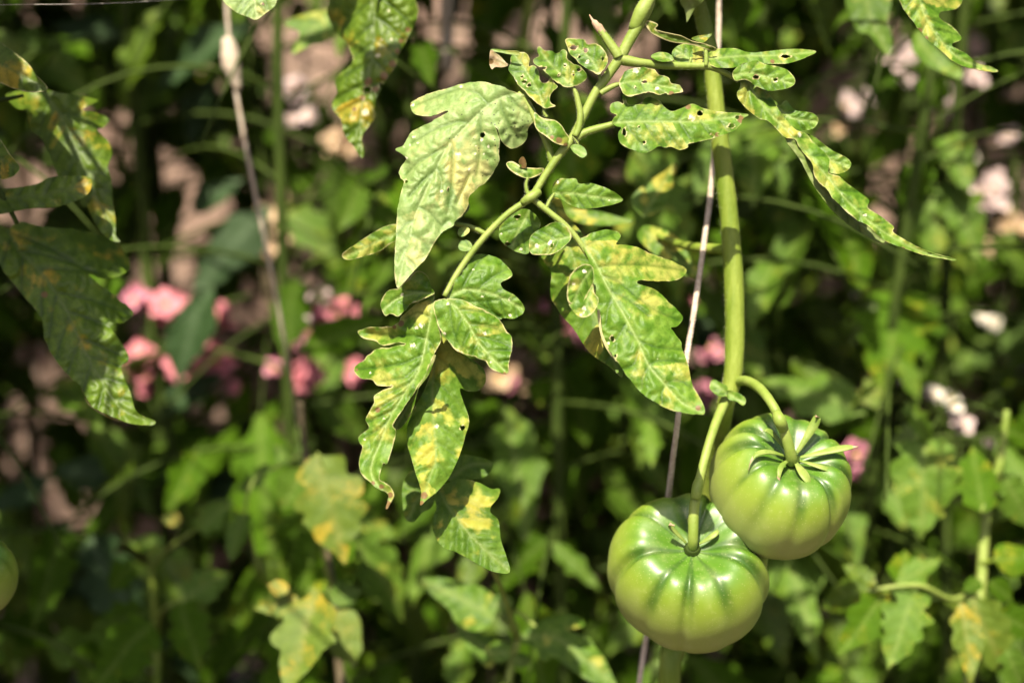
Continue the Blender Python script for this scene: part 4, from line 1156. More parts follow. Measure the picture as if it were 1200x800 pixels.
# ================================================================== leaf shapes for the plants around
HALF_T = [(0, 0.0), (0.02, .05), (.07, .17), (.13, .235), (.19, .225), (.235, .165), (.27, .185), (.32, .285), (.39, .305), (.445, .245), (.475, .215), (.53, .265), (.59, .25), (.65, .175), (.69, .17), (.74, .175), (.80, .13), (.87, .075), (.94, .03), (1, 0)]
HALF_O = [(0, 0.0), (.04, .09), (.12, .22), (.24, .30), (.38, .32), (.52, .29), (.66, .23), (.78, .16), (.88, .09), (.95, .04), (1, 0)]
HALF_L = [(0, 0.0), (.05, .05), (.15, .13), (.28, .19), (.42, .215), (.56, .20), (.70, .155), (.82, .10), (.92, .04), (1, 0)]
HALF_P = [(0, 0.0), (.04, .04), (.12, .10), (.22, .20), (.29, .235), (.34, .20), (.40, .19), (.50, .255), (.56, .235), (.62, .16), (.70, .135), (.80, .105), (.90, .05), (1, 0)]


def generic(name, half, seed, droop=0.16, cup=0.25, fold=0.0, step=5.0, quilt=1.0, nv=6, yel=.42):
    rng = random.Random(seed)

    def side(sg):
        out = []
        for (t, w) in half:
            j = 0.0 if t in (0, 1) else rng.uniform(-.025, .025)
            out.append((sg * 100 * w * rng.uniform(.82, 1.15), 100 * min(1, max(0, t + j))))
        return out
    a, b = side(1), side(-1)
    o = a + b[-2:0:-1]
    o = [(x, -y) for x, y in o]

    ln = rng.uniform(-.06, .06)

    def fn(p, au):
        t = -p[:, 1] / 100.0
        x = p[:, 0] / 100.0
        nz = np.array([noise.noise(Vector((q[0] * .05, q[1] * .05, seed * 1.9))) + .5 * noise.noise(Vector((q[0] * .13, q[1] * .13, seed * 1.9 + 4))) for q in p])
        z = -droop * t * t + cup * np.abs(x) ** 1.5 * (1.4 if fold == 0 else 1) + fold * np.abs(x)
        z = z + quilt * 0.020 * (1 - np.exp(-(au['dv'] / 4.0) ** 2)) + 0.035 * nz * (0.4 + np.exp(-(au['de'] / 6.0) ** 2))
        return np.stack([x + ln * t * t, t * (1 - .15 * droop * t), z], 1)
    sh = Sheet(thick=0.005)
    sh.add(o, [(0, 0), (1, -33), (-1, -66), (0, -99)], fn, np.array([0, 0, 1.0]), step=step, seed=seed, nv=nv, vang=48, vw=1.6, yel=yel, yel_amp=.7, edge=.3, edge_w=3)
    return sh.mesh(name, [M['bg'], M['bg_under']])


TOM = [generic('leaflet', HALF_T if i % 3 else HALF_P, 100 + i, droop=(.10, .20, .32, .16, .26, .38)[i], cup=(.25, -.12, .35, -.2, .3, .15)[i], step=4.6) for i in range(6)]
OVL = [generic('small_leaflet', HALF_O, 120 + i, droop=.12, cup=(.2, -.2, .3)[i], step=8, nv=4) for i in range(3)]
LAN = [generic('leaf', HALF_L, 130 + i, droop=(.18, .32, .1)[i], cup=(.35, .25, -.15)[i], step=5, quilt=.5, nv=8, yel=.3) for i in range(3)]
ALLG = TOM + OVL + LAN


def basis(B, T, roll=0.0, face=None):
    """a frame at B with Y towards T and Z towards the light side, rolled about Y"""
    y = Vector(T - B)
    L = y.length
    y.normalize()
    f = Vector(face) if face is not None else Vector(-FWD) * 0.75 + Vector((-.15, -.25, .65))
    z = f - y * f.dot(y)
    if z.length < 1e-4:
        z = Vector((0, -1, 0.1))
        z -= y * z.dot(y)
    z.normalize()
    x = y.cross(z)
    m = Matrix((x, y, z)).transposed().to_4x4() @ Matrix.Rotation(roll, 4, 'Y')
    return m, L


def place(parent, me, B, T, roll=0.0, wid=1.0, mats=('bg', 'bg_under'), face=None, name=None):
    m, L = basis(B, T, roll, face)
    mw = Matrix.Translation(Vector(B)) @ m @ Matrix.Diagonal((L * wid, L, L, 1))
    return put(name or me.name.split('.')[0], me, parent, mw, [M[mats[0]], M[mats[1]]])


MATS = {'b': ('bg', 'bg_under'), 'm': ('mottled', 'bg_under'), 'y': ('yellowed', 'bg_under'), 'd': ('dark', 'dark_under'), 'u': ('blue', 'blue'), 'f': ('fresh', 'under')}


def hand_leaf(plant, stalk, leaflets, w=6, mat='b', stalk_mat='rachis', label=None, seed=0):
    """one compound leaf: stalk [(px, py, d)...], leaflets [(base px, base py, tip px, tip py, d, dd, roll, width, kind, mat)]"""
    rng = random.Random(seed)
    t = Tubes()
    d0 = stalk[0][2]
    t.add([P(*q) for q in stalk], [pxr(w * (1 - .55 * i / max(1, len(stalk) - 1)), d0) for i in range(len(stalk))], 7, 4)
    lf = link('leaf', t.mesh('leaf', M[stalk_mat]), plant)
    if label:
        lf['label'] = label
    for q in leaflets:
        bx, by, tx, ty, d, dd = q[:6]
        roll = q[6] if len(q) > 6 else 0
        wid = q[7] if len(q) > 7 else 1
        kind = q[8] if len(q) > 8 else 't'
        mt = q[9] if len(q) > 9 else mat
        me = {'t': TOM, 'o': OVL, 'l': LAN}[kind][rng.randrange(6 if kind == 't' else 3)]
        # short stalk of the leaflet joins the leaf's own stalk
        place(lf, me, P(bx, by, d), P(tx, ty, d + dd), roll, wid, MATS[mt], name='leaflet')
    return lf


def stem_plant(name, label, cat, pts, radii, mat='stem', group=None, sides=9, seed=0):
    tb = Tubes()
    ft = stem_to_ground(tb, pts, [pxr(w, p[2]) for w, p in zip(radii, pts)], sides=sides, seed=seed)
    root = empty(name, (ft[0], ft[1], 0), label, cat, group)
    link('stem', tb.mesh('stem', M[mat]), root)
    return root


NEAR = 'tomato plants close round the one in focus'
# ---- left: dark leaf close to the picture's edge, and the tomato beside it
pl = stem_plant('tomato_plant', 'shaded tomato plant with big dark bronze blotched leaves and one green fruit', 'tomato plant',
                [(-190, -500, .84), (-175, -100, .86), (-150, 200, .88), (-120, 450, .89), (-110, 700, .89), (-105, 850, .89)], [16, 18, 20, 22, 24, 26], group=NEAR, seed=21)
C3 = lambda p: Z(0, 0, 923 / 300, p)
C4 = lambda p: Z(0, 200, 2.5, p)
t = Tubes()
t.add([P(-155, 150, .88), P(-90, 170, .87), (P(-30, 190, .86)), P(0, 225, .86), P(20, 262, .86)], [pxr(w, .87) for w in (12, 11, 9, 8, 5)], 9, 4)
t.add([P(-90, 170, .87), P(-50, 130, .87), P(0, 118, .88), P(28, 112, .885)], [pxr(w, .87) for w in (8, 7, 6, 4)], 9, 4)
t.add([P(-60, 180, .865), P(-30, 225, .862), P(4, 236, .86)], [pxr(w, .87) for w in (7, 6, 4)], 9, 4)
lf = link('leaf', t.mesh('leaf', M['stem_dark']), pl)
traced('leaflet', lf, C3([(-180, 200), (-120, 120), (-40, 120), (0, 152), (40, 180), (80, 212), (108, 238), (130, 270), (172, 318), (140, 332), (90, 330), (40, 316), (0, 300), (-80, 290)]), C3([(-170, 190), (-50, 210), (60, 260), (168, 318)]), .85, ('dark', 'dark_under'), step=3, seed=71, nv=6, vw=1.6, yel=.5, edge=.6,
       mapkw=dict(ty=-.3, cup=.5, quilt=1.2), yspots=[(10, 80, 22, .5), (30, 92, 16, .4)])
traced('leaflet', lf, C3([(20, 342), (80, 326), (150, 320), (222, 336), (290, 346), (356, 360), (322, 380), (296, 398), (340, 405), (392, 430), (372, 460), (350, 468), (388, 508), (404, 552), (388, 600), (402, 650), (406, 720), (416, 790), (418, 850), (436, 872), (400, 866), (360, 830), (322, 762), (300, 700), (250, 680), (210, 640), (180, 560), (150, 500), (112, 470), (94, 400), (60, 392)]),
       C3([(160, 325), (210, 400), (260, 500), (310, 620), (370, 750), (430, 868)]), .89, ('dark', 'dark_under'), step=3, seed=72, nv=8, vw=1.7, yel=.42, edge=.3, mapkw=dict(ty=-.2, tx=.15, cup=.5, quilt=1.3),
       yspots=[(110, 140, 14, .5), (90, 125, 14, .3), (118, 240, 12, .3)])
traced('leaflet', lf, C3([(-60, 690), (0, 680), (60, 676), (130, 664), (182, 640), (260, 634), (326, 642), (324, 690), (282, 720), (200, 746), (100, 752), (0, 772), (-60, 760)]), C3([(-60, 720), (80, 712), (200, 695), (322, 660)]), .86, ('dark', 'dark_under'), step=3, seed=73, nv=7, vw=1.6, yel=.32, edge=.3, mapkw=dict(ty=-.4, cup=.5, quilt=1.2), yspots=[(96, 220, 10, .6)])
traced('leaflet', lf, C4([(-22, 140), (20, 170), (60, 150), (142, 166), (222, 171), (302, 191), (352, 221), (382, 275), (366, 300), (312, 317), (258, 302), (302, 340), (342, 370), (376, 398), (391, 420), (362, 445), (322, 452), (346, 490), (377, 545), (356, 572), (362, 602), (382, 650), (402, 708), (457, 735), (430, 745), (370, 736), (320, 716), (270, 690), (246, 652), (236, 630), (190, 590), (152, 536), (130, 490), (120, 430), (80, 380), (40, 330), (8, 290), (-10, 240), (-26, 190)]),
       C4([(20, 165), (60, 240), (130, 310), (190, 400), (240, 510), (300, 620), (360, 700), (450, 736)]), .87, ('dark', 'dark_under'), step=2.6, seed=74, nv=10, vang=40, vw=1.8, yel=.28, edge=.35, serr=.8, mapkw=dict(ty=-.3, tx=.1, cup=.4, quilt=1.5, ruffle=2),
       yspots=[(8, 290, 16, .7), (50, 330, 15, .8), (58, 362, 10, .5), (85, 380, 12, .35), (100, 405, 10, .3), (120, 425, 12, .25), (150, 476, 10, .4)], brown=[(52, 345, 5)],
       patches=[(C4([(238, 632), (246, 652), (270, 690), (322, 716), (372, 736), (330, 728), (286, 706), (254, 676)]), C4([(240, 634), (280, 695), (370, 735)]), .866, dict(tx=.4), dict(nv=2, yel=.7, seed=75, edge=.6, vw=1))])['label'] = 'largest dark drooping leaflet with rusty yellow blotches'
traced('leaflet', lf, C3([(-80, 480), (-30, 470), (0, 500), (30, 548), (64, 590), (71, 612), (46, 636), (0, 646), (-60, 620)]), C3([(-80, 550), (0, 570), (66, 610)]), .83, ('dark', 'dark_under'), step=2.6, seed=76, nv=4, vw=1.5, yel=.6, edge=.6, mapkw=dict(ty=-.4, quilt=1))
c3 = P(-37, 676, .86)
tomato('tomato', c3, pxr(106, .86), VIEW_UP(0.3, .80, .5), 'dark green tomato cut off by the picture edge at far left', 13, .95, 8, sepals=[(0.2, .018, .9, .4, .002, .2), (1.5, .018, .8, .4, .002, .2)], group='green ribbed tomatoes')
t = Tubes()
t.add([P(-116, 560, .89), P(-80, 570, .88), P(-45, 600, .868), P(-33, 640, .856)], [pxr(w, .87) for w in (10, 10, 9, 8)], 9, 4)
link('fruit_stalk', t.mesh('fruit_stalk', M['stem_dark']), pl)
left_plant = pl

# ---- top: diseased leaf hanging from above
pl = stem_plant('tomato_plant', 'tomato plant with a blighted brown edged leaf hanging in from the top', 'tomato plant',
                [(640, -420, 1.24), (632, -150, 1.25), (624, -20, 1.26), (614, 45, 1.26), (606, 130, 1.27), (598, 260, 1.42), (574, 420, 1.58), (560, 640, 1.66), (552, 850, 1.70)], [11, 12, 13, 13, 13, 13, 14, 15, 16], group=NEAR, seed=22, mat='stem')
t = Tubes()
t.add([P(626, -60, 1.255), P(560, -110, .97), P(500, -90, .93), P(450, -50, .905), P(438, -5, .90)], [pxr(w, .93) for w in (10, 9, 8, 7, 4)], 9, 4)
t.add([P(560, -110, .97), P(420, -130, .90), P(330, -90, .86), P(300, -30, .845), P(296, -12, .843)], [pxr(w, .9) for w in (8, 8, 7, 6, 4)], 9, 4)
lf = link('leaf', t.mesh('leaf', M['stem_dark']), pl)
T4 = lambda p: Z(240, 0, 4, p)
traced('leaflet', lf, T4([(70, -40), (90, 10), (112, 32), (150, 60), (200, 80), (242, 92), (290, 60), (326, 30), (338, 0), (335, -40), (240, -70), (140, -70)]), T4([(240, -60), (235, 0), (242, 88)]), .842, ('pale', 'under'), step=2, seed=81, nv=4, vw=1.3, yel=.36, edge=.5, mapkw=dict(ty=-.3, quilt=1.1), holes=[(308.5, 5, 1.6, 2.2)])
traced('leaflet', lf, T4([(580, -50), (580, 0), (574, 60), (596, 120), (622, 165), (662, 200), (692, 268), (680, 310), (642, 340), (614, 380), (621, 430), (600, 480), (602, 522), (640, 560), (650, 620), (690, 680), (720, 720), (741, 738), (746, 705), (735, 650), (762, 600), (800, 548), (802, 480), (812, 448), (852, 370), (892, 310), (912, 250), (952, 180), (986, 110), (1000, 55), (985, 0), (970, -50), (780, -70)]),
       T4([(790, -40), (795, 100), (790, 260), (760, 400), (730, 550), (735, 730)]), .905, ('dark', 'under'), step=2.4, seed=82, nv=8, vw=1.6, yel=.42, edge=.5, serr=1.4, mapkw=dict(ty=-.15, tx=-.3, cup=.5, quilt=1.5, ruffle=2.5),
       holes=[(431, 106, 5, 4.5), (446, 100, 2, 3)], brown=[(432, 95, 6), (440, 105, 5), (450, 90, 6), (460, 75, 5), (466, 60, 4), (425, 115, 4), (478, 35, 4), (415, 128, 3), (470, 48, 4), (400, 50, 3)], spots=[(442, 65, 4), (455, 13, 3), (459, 46, 3), (447, 47, 2.5), (428, 132, 6)], yspots=[(430, 128, 10, .25), (470, 40, 12, .3)])['label'] = 'blighted leaflet with brown eaten edges'
traced('leaflet', lf, T4([(372, 112), (440, 74), (542, 48), (602, 50), (625, 100), (612, 152), (562, 200), (500, 212), (408, 256), (430, 190), (442, 150)]), T4([(600, 70), (520, 120), (415, 250)]), 1.05, ('mottled', 'bg_under'), step=4, seed=83, nv=4, vw=2, yel=.36, edge=.1, mapkw=dict(ty=-.3, quilt=1.2))
t = Tubes()
t.add([P(604, 160, 1.27), P(560, 140, 1.2), P(500, 100, 1.1), P(400, 22, 1.052)], [pxr(w, 1.0) for w in (9, 8, 7, 5)], 8, 4)
link('leaf', t.mesh('leaf', M['stem_dark']), pl)
top_plant = pl

# ---- top right: curled leaf
pl = stem_plant('tomato_plant', 'tomato plant at the top right with a sunlit curled leaf pointing down', 'tomato plant',
                [(1300, -450, .95), (1290, -100, .96), (1282, 200, .98), (1275, 500, 1.0), (1270, 850, 1.0)], [14, 16, 18, 20, 22], group=NEAR, seed=23)
t = Tubes()
t.add([P(1292, -120, .96), P(1220, -150, .90), P(1130, -110, .855), P(1080, -60, .84), P(1070, -20, .835)], [pxr(w, .9) for w in (10, 9, 8, 6, 4)], 9, 4)
lf = link('leaf', t.mesh('leaf', M['rachis']), pl)
T5 = lambda p: Z(900, 0, 3.2, p)
traced('leaflet', lf, T5([(470, -60), (490, 0), (520, 52), (560, 102), (602, 152), (660, 200), (702, 235), (760, 256), (830, 270), (863, 267), (830, 248), (782, 235), (742, 200), (702, 182), (690, 165), (726, 145), (702, 110), (662, 82), (640, 62), (652, 45), (702, 35), (727, 10), (722, -20), (700, -60)]),
       T5([(560, -60), (580, 40), (630, 130), (720, 220), (858, 266)]), .832, ('fresh', 'under'), step=2.2, seed=84, nv=8, vang=42, vw=1.4, yel=.5, edge=.5, serr=.8, mapkw=dict(ty=-.35, tx=.3, cup=1.0, quilt=1.5, ruffle=1.5), brown=[(1085, 45, 4), (1078, 36, 4)], yspots=[(1082, 15, 12, .5), (1090, 35, 10, .4)])
traced('leaflet', lf, T5([(300, -60), (290, 0), (310, 70), (340, 120), (380, 130), (420, 180), (455, 206), (466, 150), (450, 80), (462, 0), (440, -60)]), T5([(370, -60), (380, 60), (450, 200)]), 1.02, ('mottled', 'bg_under'), step=4, seed=85, nv=6, vw=2, yel=.5, edge=.1, mapkw=dict(ty=-.3, quilt=1.3))
traced('leaflet', lf, T5([(560, 110), (540, 180), (590, 240), (650, 270), (716, 296), (730, 270), (690, 235), (650, 200), (600, 150)]), T5([(560, 130), (620, 220), (720, 290)]), 1.04, ('mottled', 'bg_under'), step=4, seed=86, nv=6, vw=2, yel=.45, edge=.1, mapkw=dict(ty=-.3, quilt=1.3))
tr_plant = pl

# ---- bottom middle
pl = stem_plant('tomato_plant', 'low tomato plant with small toothed green leaves at the bottom middle', 'tomato plant',
                [(586, 724, 1.05), (598, 734, 1.05), (607, 748, 1.05), (600, 775, 1.05), (594, 810, 1.05), (588, 850, 1.05)], [4, 6, 8, 9, 10, 11], group=NEAR, seed=24, mat='rachis')
Q = lambda p: Z(400, 550, 3.2, p)
t = Tubes()
t.add([P(606, 745, 1.05), P(604, 730, 1.05), P(590, 730, 1.045)], [pxr(w, 1.05) for w in (6, 5, 3)], 8, 3)
t.add([P(601, 740, 1.05), P(604, 715, 1.05), P(640, 745, 1.03)], [pxr(w, 1.05) for w in (6, 5, 3)], 8, 3)
lf = link('leaf', t.mesh('leaf', M['rachis']), pl)
traced('leaflet', lf, Q([(292, 410), (360, 404), (430, 414), (500, 430), (552, 455), (576, 490), (570, 560), (532, 602), (480, 602), (430, 570), (400, 520), (340, 470)]), Q([(570, 560), (480, 500), (300, 414)]), 1.04, ('mottled', 'bg_under'), step=4, seed=91, nv=6, vw=2, yel=.40, edge=.1, mapkw=dict(ty=-.5, quilt=1.3, cup=.4), yspots=[(550, 725, 9, .6), (575, 700, 8, .5), (582, 738, 6, .4)])
traced('leaflet', lf, Q([(412, 555), (450, 578), (520, 608), (572, 640), (580, 700), (560, 742), (520, 720), (468, 662)]), Q([(580, 690), (500, 640), (415, 560)]), 1.05, ('mottled', 'bg_under'), step=4, seed=92, nv=5, vw=2, yel=.34, edge=.1, mapkw=dict(ty=-.4, quilt=1.3, cup=.4), yspots=[(582, 740, 8, .3)])
for (x, y, r_) in ((600, 502, 40), (590, 682, 46), (674, 714, 32)):
    traced('leaflet', lf, Q([(x + r_ * 1.05 * math.cos(a) * (1 + .1 * math.sin(3 * a + x)), y + r_ * .9 * math.sin(a)) for a in np.linspace(0, 2 * math.pi, 12)[:-1]]), Q([(x - r_ * .9, y), (x + r_ * .9, y + 5)]), 1.04, ('mottled', 'bg_under'), step=4, seed=int(x), nv=3, vw=2, yel=.33, edge=.1, mapkw=dict(ty=-.4, quilt=1.0))
traced('leaflet', lf, Q([(668, 612), (720, 590), (762, 560), (850, 540), (912, 570), (900, 590), (852, 602), (932, 630), (942, 652), (982, 700), (1012, 760), (1030, 810), (970, 808), (880, 762), (830, 722), (800, 700), (770, 716), (748, 708), (720, 660), (682, 652)]), Q([(670, 628), (800, 630), (900, 700), (1020, 800)]), 1.02, ('mottled', 'bg_under'), step=4, seed=93, nv=6, vw=2, yel=.42, edge=.1, serr=.8, mapkw=dict(ty=-.5, quilt=1.4, cup=.4), yspots=[(640, 752, 8, .5), (680, 740, 12, .4), (700, 770, 8, .5)])
# the mottled leaf just above it
t = Tubes()
t.add([P(606, 750, 1.05), P(588, 690, .98), P(545, 600, .88), P(512, 560, .830)], [pxr(w, 1) for w in (6, 6, 5, 4)], 8, 4)
lf = link('leaf', t.mesh('leaf', M['rachis']), pl)
traced('leaflet', lf, V4([(462, 285), (500, 262), (560, 244), (640, 258), (700, 288), (742, 290), (736, 330), (702, 372), (700, 400), (738, 440), (746, 520), (772, 600), (792, 676), (760, 686), (690, 670), (600, 620), (530, 582), (482, 570), (450, 532), (430, 480), (430, 430), (445, 380), (440, 330)]), V4([(462, 300), (520, 400), (600, 500), (700, 600), (788, 676)]), .814, ('mottled', 'under'), step=3, seed=94, nv=7, vang=42, vw=1.8, yel=.48, edge=.25, mapkw=dict(ty=-.4, cup=.4, quilt=1.4), yspots=[(555, 590, 14, .4), (560, 613, 12, .3), (580, 630, 8, .3)])['label'] = 'pale mottled leaflet with many yellow blotches'
traced('leaflet', lf, V4([(500, 250), (510, 180), (540, 140), (600, 132), (702, 160), (706, 200), (660, 240), (600, 246)]), V4([(505, 245), (600, 180), (700, 175)]), .862, ('mottled', 'bg_under'), step=3, seed=95, nv=4, vw=1.8, yel=.38, edge=.1, mapkw=dict(ty=-.3, quilt=1.2))
traced('leaflet', lf, V4([(430, 260), (400, 215), (330, 205), (290, 260), (286, 340), (300, 430), (340, 444), (380, 400), (420, 380), (440, 330)]), V4([(440, 290), (360, 330), (310, 430)]), .856, ('mottled', 'bg_under'), step=3, seed=96, nv=4, vw=1.8, yel=.42, edge=.1, mapkw=dict(ty=-.3, quilt=1.2), yspots=[(488, 606, 8, .4)])

# ---- lower left: yellowing leaves
pl = stem_plant('tomato_plant', 'tomato plant with strongly yellowing leaves low on the left', 'tomato plant',
                [(352, 470, 1.14), (356, 520, 1.14), (372, 600, 1.13), (388, 680, 1.12), (398, 780, 1.12), (402, 850, 1.12)], [6, 8, 9, 10, 11, 12], group=NEAR, seed=25, mat='stem_brown')
hand_leaf(pl, [(388, 690, 1.12), (378, 640, 1.09), (380, 560, 1.07), (372, 530, 1.06)], [(372, 532, 404, 658, 1.07, -.03, .1, 1.15, 't', 'y'), (358, 548, 330, 600, 1.09, 0, -.3, 1.2, 'o', 'm'), (392, 560, 425, 600, 1.10, 0, .3, 1.1, 'o', 'm')], seed=1)
hand_leaf(pl, [(392, 740, 1.12), (384, 700, 1.06), (365, 690, 1.03)], [(372, 690, 338, 812, 1.03, -.04, .25, 1.35, 't', 'y'), (350, 700, 296, 716, 1.04, 0, -.3, 1.2, 't', 'y'), (338, 692, 312, 684, 1.03, 0, 0, 1.2, 'o', 'y'), (394, 715, 414, 782, 1.07, -.02, .2, 1.1, 'o', 'y'), (385, 700, 425, 690, 1.10, 0, .2, 1.2, 'o', 'm')], seed=2, label='broad yellow leaf')
hand_leaf(pl, [(356, 530, 1.14), (330, 545, 1.13), (300, 560, 1.12), (288, 600, 1.12), (305, 670, 1.13)], [(318, 548, 270, 575, 1.12, 0, .2, 1, 't', 'm'), (290, 600, 262, 655, 1.12, -.02, .2, 1, 't', 'm'), (340, 545, 320, 520, 1.13, 0, 0, 1, 'o', 'm'), (300, 650, 340, 700, 1.13, 0, .3, 1, 't', 'd')], w=6, seed=3)
yl_plant = pl
# ---- lowest left
pl = stem_plant('tomato_plant', 'tomato plant with mid green drooping leaves in the bottom left corner', 'tomato plant',
                [(176, 640, 1.2), (180, 700, 1.2), (184, 760, 1.2), (186, 850, 1.2)], [6, 8, 9, 10], group=NEAR, seed=26)
hand_leaf(pl, [(182, 740, 1.2), (190, 715, 1.16), (205, 705, 1.13)], [(212, 704, 232, 782, 1.12, -.03, .15, 1.15, 't', 'b'), (180, 730, 100, 800, 1.12, -.03, -.2, 1.2, 't', 'b'), (176, 716, 104, 736, 1.15, 0, -.2, 1.2, 't', 'b'), (215, 700, 268, 668, 1.14, 0, .2, 1.2, 't', 'm')], seed=4)
hand_leaf(pl, [(178, 660, 1.2), (200, 640, 1.18), (230, 620, 1.16)], [(232, 622, 272, 582, 1.16, 0, .2, 1.1, 't', 'm'), (192, 640, 148, 628, 1.17, 0, .2, 1.1, 't', 'm'), (208, 640, 214, 660, 1.16, 0, 0, 1.4, 'o', 'm'), (212, 610, 186, 606, 1.17, 0, 0, 1.0, 'o', 'y'), (160, 660, 115, 690, 1.18, 0, -.1, 1.2, 't', 'b')], seed=5)
bl_plant = pl

# ---- right: plant with rounded leaves at the lower right
pl = stem_plant('tomato_plant', 'tomato plant with rounded green leaves at the lower right beside the fruit', 'tomato plant',
                [(1180, 480, 1.08), (1172, 540, 1.08), (1156, 600, 1.08), (1150, 680, 1.07), (1140, 760, 1.06), (1130, 850, 1.06)], [7, 10, 12, 13, 14, 15], group=NEAR, seed=27, mat='rachis')
hand_leaf(pl, [(1148, 690, 1.07), (1115, 702, 1.05), (1080, 686, 1.03), (1040, 688, 1.03), (1015, 694, 1.03)],
          [(1074, 690, 1040, 778, 1.02, -.03, .1, .95, 't', 'm'), (1040, 690, 986, 770, 1.03, -.02, -.2, 1.0, 't', 'b'), (1050, 682, 1108, 655, 1.04, 0, .2, 1.0, 't', 'm'), (1020, 690, 950, 705, 1.05, .02, 0, 1.0, 't', 'd'), (1060, 690, 1062, 640, 1.05, .02, .2, 1.2, 'o', 'b'), (1028, 686, 985, 660, 1.06, .02, 0, 1, 't', 'd')], w=8, seed=6, label='leaf with a broad rounded leaflet')
hand_leaf(pl, [(1150, 660, 1.07), (1168, 655, 1.06), (1180, 645, 1.05)], [(1164, 655, 1225, 650, 1.05, 0, .1, 1.0, 'o', 'b'), (1160, 680, 1190, 705, 1.05, 0, .1, 1.1, 'o', 'b'), (1150, 680, 1128, 692, 1.05, 0, .1, 1.2, 'o', 'b'), (1140, 700, 1180, 800, 1.03, -.02, .3, 1.0, 't', 'y'), (1125, 705, 1145, 800, 1.02, -.02, -.1, .9, 't', 'y'), (1165, 715, 1225, 745, 1.04, 0, .2, 1.3, 't', 'b'), (1180, 760, 1205, 820, 1.02, 0, .2, 1.1, 't', 'm')], seed=7, stalk_mat='stem')
hand_leaf(pl, [(1172, 545, 1.08), (1160, 570, 1.06), (1150, 600, 1.05)], [(1150, 600, 1140, 515, 1.05, .02, .1, 1.15, 't', 'b'), (1084, 512, 1075, 628, 1.08, -.03, .1, 1.15, 't', 'm'), (1150, 590, 1112, 560, 1.08, 0, .1, .6, 't', 'b'), (1178, 560, 1215, 620, 1.06, 0, .1, 1.2, 't', 'm')], seed=8)
hand_leaf(pl, [(1178, 490, 1.08), (1120, 470, 1.10), (1084, 512, 1.08)], [(1078, 500, 1035, 520, 1.1, 0, .1, 1.0, 't', 'd'), (1062, 470, 1100, 530, 1.07, 0, .1, .6, 't', 'm'), (1170, 500, 1230, 520, 1.1, 0, 0, 1.1, 't', 'b')], seed=9, stalk_mat='stem_dark', w=5)
br_plant = pl
pl = stem_plant('tomato_plant', 'tomato plant with dark drooping leaves right of the upper tomato', 'tomato plant',
                [(1120, -300, 1.32), (1105, 100, 1.33), (1092, 200, 1.34), (1085, 330, 1.35), (1060, 470, 1.35), (1045, 600, 1.35), (1035, 850, 1.35)], [9, 10, 11, 12, 13, 14, 16], group=NEAR, seed=28, mat='stem_dark')
hand_leaf(pl, [(1085, 330, 1.35), (1070, 325, 1.28), (1055, 335, 1.25)], [(1056, 340, 1034, 450, 1.24, -.05, .1, 1.15, 't', 'b'), (1075, 345, 1085, 440, 1.25, -.04, .2, 1.0, 't', 'b'), (1040, 345, 995, 400, 1.27, -.02, -.1, 1.0, 't', 'd')], seed=10)
hand_leaf(pl, [(1062, 465, 1.35), (1010, 470, 1.25), (950, 455, 1.2), (925, 470, 1.19)], [(1015, 485, 890, 430, 1.16, .02, .1, 1.0, 't', 'm'), (985, 470, 960, 520, 1.18, 0, .1, 1.2, 't', 'b'), (1010, 480, 1050, 430, 1.2, .02, .1, 1, 't', 'y'), (1000, 478, 1030, 520, 1.17, 0, .2, 1.2, 'o', 'b'), (960, 460, 930, 410, 1.22, .02, .2, 1, 't', 'd')], seed=11)
hand_leaf(pl, [(1092, 200, 1.34), (1095, 170, 1.28), (1100, 130, 1.25)], [(1100, 130, 1085, 60, 1.25, 0, .1, 1.2, 't', 'b'), (1108, 160, 1135, 215, 1.25, -.04, .1, .9, 't', 'm'), (1085, 180, 1060, 240, 1.27, -.03, .1, .9, 't', 'b'), (1112, 210, 1150, 300, 1.26, -.04, .1, .8, 't', 'm'), (1090, 215, 1100, 300, 1.27, -.04, .1, .9, 't', 'm')], seed=12)
dr_plant = pl


# ================================================================== the leafy row behind
GAPS = [(205, 225, 28, 46), (180, 300, 14, 28), (104, 170, 18, 24), (20, 232, 26, 26), (28, 470, 54, 50), (165, 435, 26, 46), (110, 612, 46, 20), (366, 84, 26, 40), (395, 168, 22, 20), (330, 262, 34, 34),
        (345, 105, 22, 16), (205, 352, 22, 20), (235, 418, 40, 36), (262, 372, 20, 22), (362, 380, 34, 50), (355, 440, 26, 26), (410, 376, 24, 26), (685, 380, 18, 24), (825, 350, 20, 18), (835, 400, 22, 18),
        (1020, 228, 28, 38), (1066, 256, 26, 26), (1185, 270, 30, 28), (1166, 296, 24, 20), (1050, 95, 44, 34), (985, 125, 24, 22), (1115, 112, 40, 30), (1158, 220, 30, 28), (1000, 532, 22, 26), (1118, 478, 34, 28),
        (1158, 372, 16, 12), (523, 45, 16, 60), (640, 60, 26, 40), (590, 440, 22, 26), (455, 165, 18, 14), (700, 100, 22, 22), (60, 330, 12, 20)]


def in_gap(px, py, grow=10):
    for (x, y, rx, ry) in GAPS:
        if ((px - x) / (rx + grow)) ** 2 + ((py - y) / (ry + grow)) ** 2 < 1:
            return True
    return False


